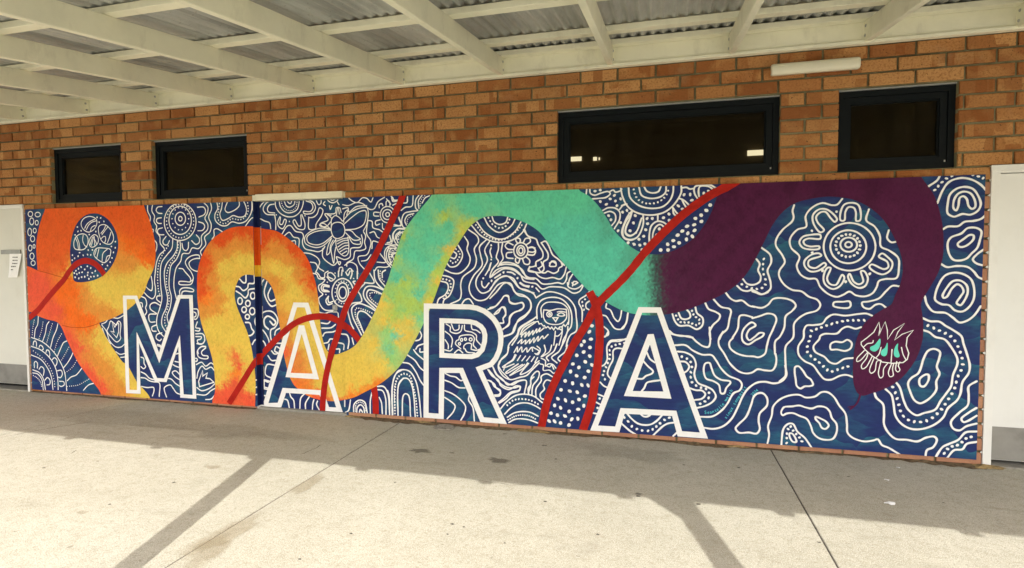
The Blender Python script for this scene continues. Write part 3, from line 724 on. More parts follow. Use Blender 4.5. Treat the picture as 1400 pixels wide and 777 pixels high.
def fill(P, layer, name, matl, inst, colour=None, grid=0.0, keys=None, smooth=False, holes=()):
    if smooth: P = catmull(P, True, 1.5)
    for key in (keys or surfaces([p[0] for p in P])):
        o_, Y, X, Z = SURF[key]; lay = getL(name, key, matl, inst)
        W3 = [on_wall(x, y, Y) for x, y in P]; vs = [Vector((p.x, p.z)) for p in W3]; n = len(vs)
        pts = list(vs)
        if grid:
            x0, x1 = max(X[0], min(v.x for v in vs)), min(X[1], max(v.x for v in vs)); z0, z1 = min(v.y for v in vs), max(v.y for v in vs)
            i = 0; zz = z0 + grid / 2
            while zz < z1:
                cr = []
                for a in range(n):
                    p, q = vs[a], vs[(a + 1) % n]
                    if (p.y > zz) != (q.y > zz): cr.append(p.x + (zz - p.y) / (q.y - p.y) * (q.x - p.x))
                cr.sort()
                for a, b_ in zip(cr[::2], cr[1::2]):
                    xx = a + grid * .4 + (i % 2) * grid * .3
                    while xx < b_ - grid * .3:
                        if x0 - .05 < xx < x1 + .05: pts.append(Vector((xx, zz)))
                        xx += grid
                zz += grid; i += 1
        loops = [list(range(n))]; HH = []
        for H in holes:
            hv = [on_wall(x, y, Y) for x, y in H]; HH.append([(q.x, q.z) for q in hv]); k0 = len(pts)
            pts += [Vector((q.x, q.z)) for q in hv]; loops.append(list(range(k0, k0 + len(hv))))
        ov, oe, of, *_ = delaunay_2d_cdt(pts, [], loops, 1, 1e-6)
        if HH: of = [f for f in of if not any(inside((sum(ov[i].x for i in f) / len(f), sum(ov[i].y for i in f) / len(f)), H) for H in HH)]
        dd = depth(layer); b0 = len(lay.v)
        lay.v += [(v.x, Y - dd, v.y) for v in ov]; lay.f += [tuple(b0 + i for i in f) for f in of]
        if colour:
            while len(lay.c) < b0: lay.c.append((1, 1, 1, 1))
            for v in ov: lay.c.append((*colour(v.x, v.y, Y), 1))

# --- snake colours: patches of paint given where they are on the wall
def proj(X, Y, Z):
    d = Vector((X, Y, Z)) - CAM; k = d.dot(AX_F); return 700 + F_PX * d.dot(AX_R) / k, 388.5 - F_PX * d.dot(AX_U) / k
def colour_from(points, amp=6.0, power=3.3):
    px = np.array([(x, y) for x, y, c in points], float); pc = np.array([lin(*c) for x, y, c in points])
    nz = noise.noise
    def f(X, Z, Y):
        x, y = proj(X, Y, Z)
        # dry-brush drag: long in one direction, ragged across it
        u, v = X * .8 + Z * .6, Z * .8 - X * .6
        g1 = nz((X * 4, Z * 4, 0)); g2 = nz((u * 9, v * 26, 4.0)); g3 = nz((u * 30, v * 70, 9)); g4 = nz((X * 95, Z * 95, 2))
        h1 = nz((X * 4 + 31, Z * 4, 5)); h2 = nz((v * 9 + 9, u * 26, 2.0)); h3 = nz((v * 30 + 5, u * 70, 1)); h4 = nz((X * 95, Z * 95, 7))
        k_ = 1.0 - .75 * max(0.0, 1 - abs(x - 893) / 40)           # the teal-to-plum change is a tight upright fade
        x += amp * (k_ * (g1 + g2) + g3 + g4 * (.8 + (1 - k_) * 1.6)); y += amp * (h1 * 1.0 + h2 * 1.0 + h3 * 1.0 + h4 * .8)
        w_ = 1.0 / ((px[:, 0] - x) ** 2 + (px[:, 1] - y) ** 2 + 5.0) ** (power / 2)
        c = (w_[:, None] * pc).sum(0) / w_.sum()
        return (float(c[0]), float(c[1]), float(c[2]))
    return f
OR, ORR, YE, CO, OY = (228, 94, 36), (224, 82, 32), (228, 196, 84), (232, 90, 62), (222, 146, 62)
TEA, TEB, PL, PLD, YG, TK = (98, 205, 165), (92, 200, 172), (80, 29, 64), (70, 25, 55), (178, 206, 96), (60, 80, 80)
S1 = [(x, y, OR) for x, y in ((65, 295), (90, 310), (130, 285), (160, 287), (190, 292), (60, 330), (75, 350), (200, 320), (185, 315), (60, 365), (90, 335), (205, 345), (88, 365))] + \
     [(x, y, CO) for x, y in ((50, 385), (60, 410), (75, 425), (45, 400), (65, 395), (90, 462), (100, 485), (120, 510), (140, 532), (108, 470), (125, 520))] + \
     [(x, y, (240, 108, 28)) for x, y in ((95, 425), (110, 440), (85, 400), (100, 400), (95, 385), (120, 443), (178, 335), (205, 360), (195, 350))] + \
     [(x, y, YE) for x, y in ((165, 390), (190, 375), (180, 400), (150, 400), (160, 418), (140, 392), (200, 375), (130, 392), (97, 372), (135, 460), (150, 480), (165, 500), (185, 530), (175, 515), (200, 545), (145, 462))] + \
     [(x, y, OY) for x, y in ((115, 400), (125, 425), (145, 430), (170, 360), (180, 355), (118, 460), (130, 485), (145, 510), (160, 528), (165, 535), (140, 500), (155, 430))]
S2 = [(x, y, ORR) for x, y in ((275, 380), (280, 355), (300, 328), (330, 315), (348, 316), (365, 320), (385, 325), (405, 342), (420, 362), (278, 400), (360, 330), (312, 318), (429, 385))] + \
     [(x, y, OY) for x, y in ((295, 345), (320, 330), (340, 335), (375, 335), (395, 350), (290, 390), (300, 410), (295, 430), (375, 350), (410, 375), (383, 440), (388, 470), (395, 500), (400, 515), (375, 385), (310, 350), (430, 400), (282, 430))] + \
     [(x, y, YE) for x, y in ((310, 365), (330, 355), (345, 358), (375, 365), (395, 375), (310, 395), (315, 420), (320, 450), (300, 455), (325, 480), (340, 510), (345, 530), (305, 490), (298, 520), (335, 465), (400, 400), (415, 420), (425, 445), (430, 470), (440, 500), (415, 460), (460, 500), (490, 490), (510, 470), (480, 505), (500, 510), (520, 500), (470, 520), (470, 535), (440, 530), (455, 532), (488, 526), (505, 518), (285, 450), (300, 440), (335, 490), (300, 505), (315, 465), (340, 440), (330, 425), (310, 505), (340, 480), (545, 470), (530, 440), (525, 415), (560, 440), (620, 345), (640, 320), (600, 385), (590, 410), (545, 450), (455, 515), (555, 460))] + \
     [(x, y, CO) for x, y in ((300, 545), (312, 535), (320, 525), (340, 545), (330, 540), (325, 500), (322, 485), (345, 547), (402, 525), (440, 545), (470, 546), (395, 505), (388, 480), (310, 545), (430, 543))] + \
     [(x, y, (238, 130, 45)) for x, y in ((408, 528), (424, 540), (490, 540), (505, 532), (515, 525), (320, 512), (285, 410), (481, 543))] + \
     [(x, y, TEA) for x, y in ((575, 300), (600, 285), (640, 275), (680, 275), (720, 275), (760, 275), (790, 275), (560, 330), (590, 330), (610, 310), (550, 350), (575, 355), (545, 380), (580, 380), (600, 355), (650, 290), (700, 290), (740, 300), (570, 400), (590, 320), (565, 345), (605, 330), (585, 365))] + \
     [(x, y, TEB) for x, y in ((770, 320), (800, 310), (780, 350), (810, 340), (820, 370), (840, 350), (800, 370), (840, 400), (860, 400), (870, 370), (850, 330), (820, 390), (875, 420), (750, 310), (840, 380), (865, 415))] + \
     [(x, y, YG) for x, y in ((560, 412), (543, 405), (592, 404), (558, 425), (540, 432), (575, 422), (611, 357), (598, 392), (632, 327), (542, 352), (551, 324), (641, 314), (605, 296), (600, 372), (553, 390))] + \
     [(x, y, (150, 205, 120)) for x, y in ((535, 455), (570, 430), (555, 395), (530, 470), (540, 475), (535, 405), (550, 425), (535, 490), (575, 440))] + \
     [(x, y, (110, 205, 165)) for x, y in ((533, 474), (542, 462), (574, 437))] + \
     [(x, y, c) for y in (344, 354, 364, 374, 384, 394, 404, 414, 424, 434) for x, c in ((878, (92, 195, 165)), (885, (88, 172, 146)), (892, (74, 120, 108)), (899, TK), (906, (76, 44, 66)), (914, PL), (922, PL))] + \
     [(x, y, PL) for x, y in ((910, 370), (915, 400), (925, 360), (950, 390), (960, 350), (985, 330), (1000, 300), (990, 280), (1030, 290), (1000, 370), (1040, 260), (1100, 260), (1160, 260), (1210, 270), (1250, 280), (1250, 320), (1270, 350), (1255, 380), (1245, 410), (1240, 450), (1200, 470), (1220, 500), (1185, 520), (1190, 450), (1020, 340), (1060, 275), (1230, 300), (1265, 300), (925, 415))] + \
     [(x, y, PL if (x + y) % 3 else PLD) for x in range(922, 1050, 13) for y in range(250, 432, 13)] + \
     [(x, y, PLD) for x, y in ((940, 370), (970, 380), (1010, 265), (1080, 255), (1130, 255), (1190, 262), (975, 310))]
P1 = [(61.7, 270), (197, 270)]
def tile(ox, oy, *c): return [(ox + c[i] / 7, oy + c[i + 1] / 7) for i in range(0, len(c), 2)]
body1 = [(63.5, 262), (61.7, 286.4)] + tile(30, 275, 190, 170, 155, 300, 140, 430, 145, 560, 152, 665, 62, 625) + [(30, 362), (30, 430)] + tile(30, 386, 85, 285, 150, 320, 240, 355, 350, 390) + \
    tile(30, 440, 440, 190, 540, 390, 640, 530, 745, 662) + [(140, 545), (210, 555)] + tile(30, 440, 1215, 705, 1100, 570, 1000, 400) + tile(30, 386, 975, 770, 880, 640, 810, 530, 740, 390, 880, 340, 1000, 275, 1100, 190, 1170, 100, 1205, 0) + \
    tile(30, 275, 1265, 640, 1280, 540, 1278, 420, 1250, 270, 1215, 160, 1170, 42) + [(194, 262)]
hole1 = tile(30, 275, 655, 122, 740, 125, 830, 180, 900, 290, 925, 410, 905, 530, 850, 640, 770, 720, 640, 770, 505, 765, 490, 680, 465, 540, 468, 420, 490, 310, 530, 215, 590, 150)
body2 = [(291, 556), (291, 546.5), (294, 537), (293.5, 510), (290, 488.6), (281.4, 460), (275.7, 442.4), (271.4, 421), (269.7, 396.7), (270.7, 371), (275.7, 351.4), (287, 331.4), (300, 320), (317, 311.4), (333, 309.7), (348.6, 310), (360, 312.9), (378.6, 316.4), (397, 328.6), (414, 344), (423, 358.6), (428, 374), (432, 388), (435.7, 411), (437, 428), (439, 451), (441.4, 464), (445, 475), (450, 482), (459, 484.7), (470, 481.5), (478.6, 477.4), (487, 471), (497, 456.7), (507, 438), (517, 416.7), (524, 398), (530, 384), (535, 368), (541.4, 346.4), (551.4, 317.9), (563, 300.7), (577, 283.6), (590, 267), (594, 255), (787, 245), (792, 260), (805.7, 268.6), (821.4, 285.7), (831.4, 301.4), (840, 315.7), (852.5, 329), (864, 338.6), (875.7, 345), (893, 347.9), (910, 346.4), (930, 338.6), (947, 327), (961.4, 310), (971.4, 292.9), (978.6, 274), (985, 255), (988, 240), (1254, 228), (1260, 243), (1268.6, 255), (1277, 267.9), (1284, 287.9), (1288.6, 310.7), (1289.7, 332), (1288.6, 351.7), (1282.9, 371.7), (1272.9, 390), (1264, 404.6), (1259, 416), (1260, 426), (1261.7, 437.4), (1262, 454.6), (1260.7, 465.7), (1254, 487), (1241.4, 507), (1227, 521.4), (1210, 531.4), (1191.4, 537.9), (1178.6, 541), (1172, 537), (1167, 524), (1166, 504), (1167.9, 478.6), (1172.9, 458.6), (1181.4, 442.9), (1192.9, 432.3), (1208.6, 422), (1218.6, 416), (1224, 403), (1230, 390), (1233.6, 374.6), (1233.6, 360), (1230.7, 346), (1222.9, 326.4), (1212.9, 307.9), (1201, 293.6), (1185.7, 282), (1168.6, 274), (1158.6, 271.4), (1132.9, 269), (1108.6, 272), (1085.7, 278.6), (1068.6, 291.4), (1055.7, 308.6), (1045.7, 328.6), (1035, 350), (1024, 369.6), (1011.4, 385), (992.9, 399.6), (964, 413.9), (935.7, 424.6), (911.4, 430), (892.9, 431.5), (871, 430), (858.6, 427.4), (847, 423), (828.6, 413), (818.6, 406), (804, 396.7), (794, 386.7), (781.4, 372.4), (771.4, 361), (761.4, 348.6), (750, 332.9), (737, 317), (721.4, 306.4), (705.7, 300), (688.6, 295.7), (678.6, 295.5), (662.9, 297), (651.4, 302.9), (641.4, 311.4), (632.9, 323.6), (621.4, 342), (609.5, 365), (601.4, 387.4), (591.4, 414.6), (579, 443), (561.4, 477), (550, 496.5), (535.7, 512.4), (518.6, 525.7), (500, 535.7), (485.7, 542.9), (470, 547), (455.7, 548.6), (435.7, 546.4), (418.6, 540), (404, 528.6), (397, 517), (391.4, 498.6), (387.9, 481.4), (383.6, 451), (379, 425), (375.7, 403.9), (370, 389.6), (361.4, 381), (352.9, 378), (345, 376.2), (335.7, 376), (328.6, 380), (322.9, 391), (321, 402.4), (322.9, 415), (330, 433.9), (338.6, 455), (343.6, 473), (346.5, 490), (348.6, 505.7), (349.7, 524), (349, 556)]
def densify(P):                       # smooth curves but keep real corners
    return catmull(P, True, 2.0)
def smooth_keep(P, lim=55):
    n = len(P); out = []; seg = []
    def ang(i):
        a, b_, c = P[i - 1], P[i], P[(i + 1) % n]; v = (b_[0] - a[0], b_[1] - a[1]); u = (c[0] - b_[0], c[1] - b_[1])
        return abs(math.degrees(math.atan2(v[0] * u[1] - v[1] * u[0], v[0] * u[0] + v[1] * u[1])))
    corners = [i for i in range(n) if ang(i) > lim]
    if not corners: return densify(P)
    for k, c in enumerate(corners):
        d = corners[(k + 1) % len(corners)]; idx = [c]; i = c
        while i != d: i = (i + 1) % n; idx.append(i)
        out += catmull([P[i] for i in idx], False, 2.0)[:-1]
    return out
fill(smooth_keep(body1), 3, 'snake_body', M_PAINT, 1, colour_from(S1), 0.0125)
fill(smooth_keep(body2), 3, 'snake_body', M_PAINT, 2, colour_from(S2), 0.0125)
fill(catmull(hole1, True, 2.0), 3.5, 'snake_loop_eye', M_BLUE, 1)
ribbon(tile(30, 275, 152, 665, 250, 690, 370, 725, 450, 745), 1.0, False, 4, 'snake_crease', flat_paint('burnt_orange_crease', lin(185, 78, 24)), 1)
ribbon(tile(30, 386, 390, 412, 470, 430, 600, 432, 700, 408, 745, 388), 1.0, False, 4, 'snake_crease', bpy.data.materials['burnt_orange_crease'], 2)

# --- letters: white outline band lying inside the letter's edge, plain blue within
def inset(P, t):
    n = len(P); A = sum(P[i][0] * P[(i + 1) % n][1] - P[(i + 1) % n][0] * P[i][1] for i in range(n)); s = 1 if A > 0 else -1; out = []
    for i in range(n):
        a, b_, c = P[i - 1], P[i], P[(i + 1) % n]
        def nn(p, q): l = math.hypot(q[0] - p[0], q[1] - p[1]); return (-(q[1] - p[1]) / l * s, (q[0] - p[0]) / l * s)
        n1, n2 = nn(a, b_), nn(b_, c); mx, my = n1[0] + n2[0], n1[1] + n2[1]; k = 2 / max(.22, mx * mx + my * my)
        out.append((b_[0] + mx * k * t, b_[1] + my * k * t))
    return out
HOLE_IN = {(409, 444.8): [(412.6, 457.5), (413.3, 457.5), (427.9, 510.9), (397.9, 509.8)], (885.7, 457): [(888.2, 472), (889, 472), (907, 535.3), (865, 534.6)]}
def band(P, t, name, inst, Q=None):
    Q = Q or inset(P, t); n = len(P)
    for key in surfaces([p[0] for p in P]):
        Y = SURF[key][1]; lay = getL(name, key, M_WPAINT, inst); dd = depth(5)
        for i in range(n):
            j = (i + 1) % n; b0 = len(lay.v)
            for k, q in enumerate((P[i], P[j], Q[j], Q[i])):
                w_ = on_wall(q[0], q[1], Y); lay.v.append((w_.x, Y - dd, w_.z))
            lay.f.append((b0, b0 + 1, b0 + 2, b0 + 3))
def letter(P, holes, t, name, inst):
    fill(P, 2, name + '_ground', M_BLUE, inst, holes=holes)
    band(P, t, name, inst)
    for H in holes: band(H, t * .95, name, inst, HOLE_IN.get(H[0]))
LM = [(168.6, 404.3), (187.9, 404.3), (218, 482), (243.7, 403.5), (264, 403.5), (269, 545.3), (247, 543.7), (244.3, 474), (228.3, 522.5), (212, 521.5), (190.6, 469), (193, 538.6), (173, 537.5)]
LA = [(401.7, 413.6), (422, 414), (469.2, 564.2), (445.4, 562.9), (437.4, 540), (391.5, 537.2), (385, 557), (358.5, 558)]
LAc = [(409, 444.8), (416.4, 445), (436.6, 518.8), (390.7, 515.7)]
LR = [(579.7, 414.9), (630, 416), (642, 416.2), (653, 418), (664, 422.4), (671, 427.5), (677, 433), (682, 440), (685.7, 447.4), (688, 455), (688.6, 463), (688, 472), (686, 481), (681, 492), (673.6, 501.3), (660, 506.3), (693.6, 580.4), (657, 577), (628.6, 510), (607.9, 510), (606.9, 573), (579.3, 571)]
LRc = [(601, 435), (630, 436), (643, 436.6), (652, 438.8), (660, 443.9), (664.5, 450), (666.6, 458), (666, 468), (662.5, 480), (655, 488), (645.7, 491), (630, 490.6), (601, 489)]
LB = [(872.9, 420), (903.6, 420.3), (967.9, 599.7), (926.5, 596.6), (918.8, 568.8), (854, 565.7), (846.8, 591), (806.9, 588.7)]
LBc = [(885.7, 457), (893.6, 456.7), (918, 545.2), (853, 541.4)]
letter(LM, [], 4.9, 'letter_m', 1)
letter(LA, [LAc], 6.6, 'letter_a', 1)
letter(LR, [LRc], 7.0, 'letter_r', 1)
letter(LB, [LBc], 7.6, 'letter_a', 2)

# --- red ribbons
def red(P, w, layer=6, inst=1): ribbon(P, w, False, layer, 'red_ribbon', M_RED, inst, wob=.05, caps=False)
red(tile(30, 386, 70, 345, 150, 275, 240, 165, 330, 60) + tile(30, 275, 400, 760, 480, 645, 545, 592, 620, 572, 700, 600, 760, 660, 792, 705), 8.0, 4.5, 1)
red([(313.5, 552), (333, 521), (347, 498.6), (357, 486.6), (374, 468.5), (388.6, 454), (404, 442), (421, 435), (435.7, 432.7), (450, 433.6), (462.9, 439), (474, 448)], 8.6, 6, 2)
red([(470, 444), (478.6, 451), (490, 463.9), (500, 480)], 8.6, 2.5, 2)
red([(508, 515), (511.5, 530), (513.5, 548), (514, 570)], 9.4, 2.5, 5)
red([(553, 262), (548, 276), (540, 293.6), (528.6, 318), (515, 347), (502, 371), (485.7, 398), (474, 419.6), (468.6, 435), (461.4, 459.6), (454.5, 480), (448.6, 503), (443.3, 534), (441, 566)], 9.2, 6.2, 3)
red([(1020, 239), (998.6, 252.9), (971.4, 267), (950, 281.4), (930, 297), (907, 318.6), (881.4, 345.7), (864, 367.5), (848, 385), (831.4, 401), (817, 416), (801.4, 443.9), (784, 472), (772.9, 493.4), (761.4, 516.3), (750, 543.4), (739, 590)], 11.0, 6, 4)
red([(806, 399), (813, 413), (818, 430), (820.3, 455), (819.3, 476), (817.9, 493.4), (814, 519), (808.6, 552), (797, 588)], 11.0, 6.2, 4)

# --- traced brushwork (tile coordinates: seven units to one photo pixel)
def parse(txt):
    ox = oy = 0; wd = 11; layer = 1; name = 'brushwork'; inst = 100; m_ = M_WPAINT
    for ln in txt.strip().split('\n'):
        t = ln.split(); c = t[0]
        if c == 'G': name = t[1]; inst += 1; layer = 1; m_ = M_WPAINT; continue
        if c == 'K': m_ = {'tear': M_TEAR, 'purple': M_PURP, 'blue': M_BLUE}[t[1]]; layer = 1.4 if t[1] == 'blue' else 4; continue
        v = [float(q) for q in t[1:]]
        if c == 'T': ox, oy = v
        elif c == 'W': wd = v[0] / 7 * (.95 if ox < 800 else 1.0)
        elif c == 'L': layer = v[0]
        elif c in 'scl':
            P = [(ox + v[i] / 7, oy + v[i + 1] / 7) for i in range(0, len(v), 2)]
            if c == 'l':
                closed = P[0] == P[-1]; ribbon(P[:-1] if closed else P, wd, closed, layer, name, m_, inst, smooth=False)
            else: ribbon(P, wd, c == 'c', layer, name, m_, inst)
        elif c == 'f': fill([(ox + v[i] / 7, oy + v[i + 1] / 7) for i in range(0, len(v), 2)], layer, name, m_, inst, smooth=True)
        elif c == 'e':
            for i in range(0, len(v), 4):
                cx, cy, rx, ry = v[i:i + 4]; P = [(ox + (cx + rx * math.cos(a)) / 7, oy + (cy + ry * math.sin(a)) / 7) for a in [2 * math.pi * k / 12 for k in range(12)]]
                ribbon(P, wd, True, layer, name, m_, inst)
        elif c == 'p':
            for i in range(1, len(v), 2): dot(ox + v[i] / 7, oy + v[i + 1] / 7, v[0] / 7, layer, name, m_, inst)
        elif c == 'r':
            d, n, cx, cy, rx, ry = v
            for k in range(int(n)):
                a = 2 * math.pi * k / n; dot(ox + (cx + rx * math.cos(a)) / 7, oy + (cy + ry * math.sin(a)) / 7, d / 7, layer, name, m_, inst)
        elif c == 'd':
            P = catmull([(ox + v[i] / 7, oy + v[i + 1] / 7) for i in range(2, len(v), 2)], False, .4); gap = v[1] / 7; acc = 0
            dot(*P[0], v[0] / 7, layer, name, m_, inst)
            for a, b_ in zip(P, P[1:]):
                acc += math.hypot(b_[0] - a[0], b_[1] - a[1])
                if acc >= gap: acc -= gap; dot(*b_, v[0] / 7, layer, name, m_, inst)
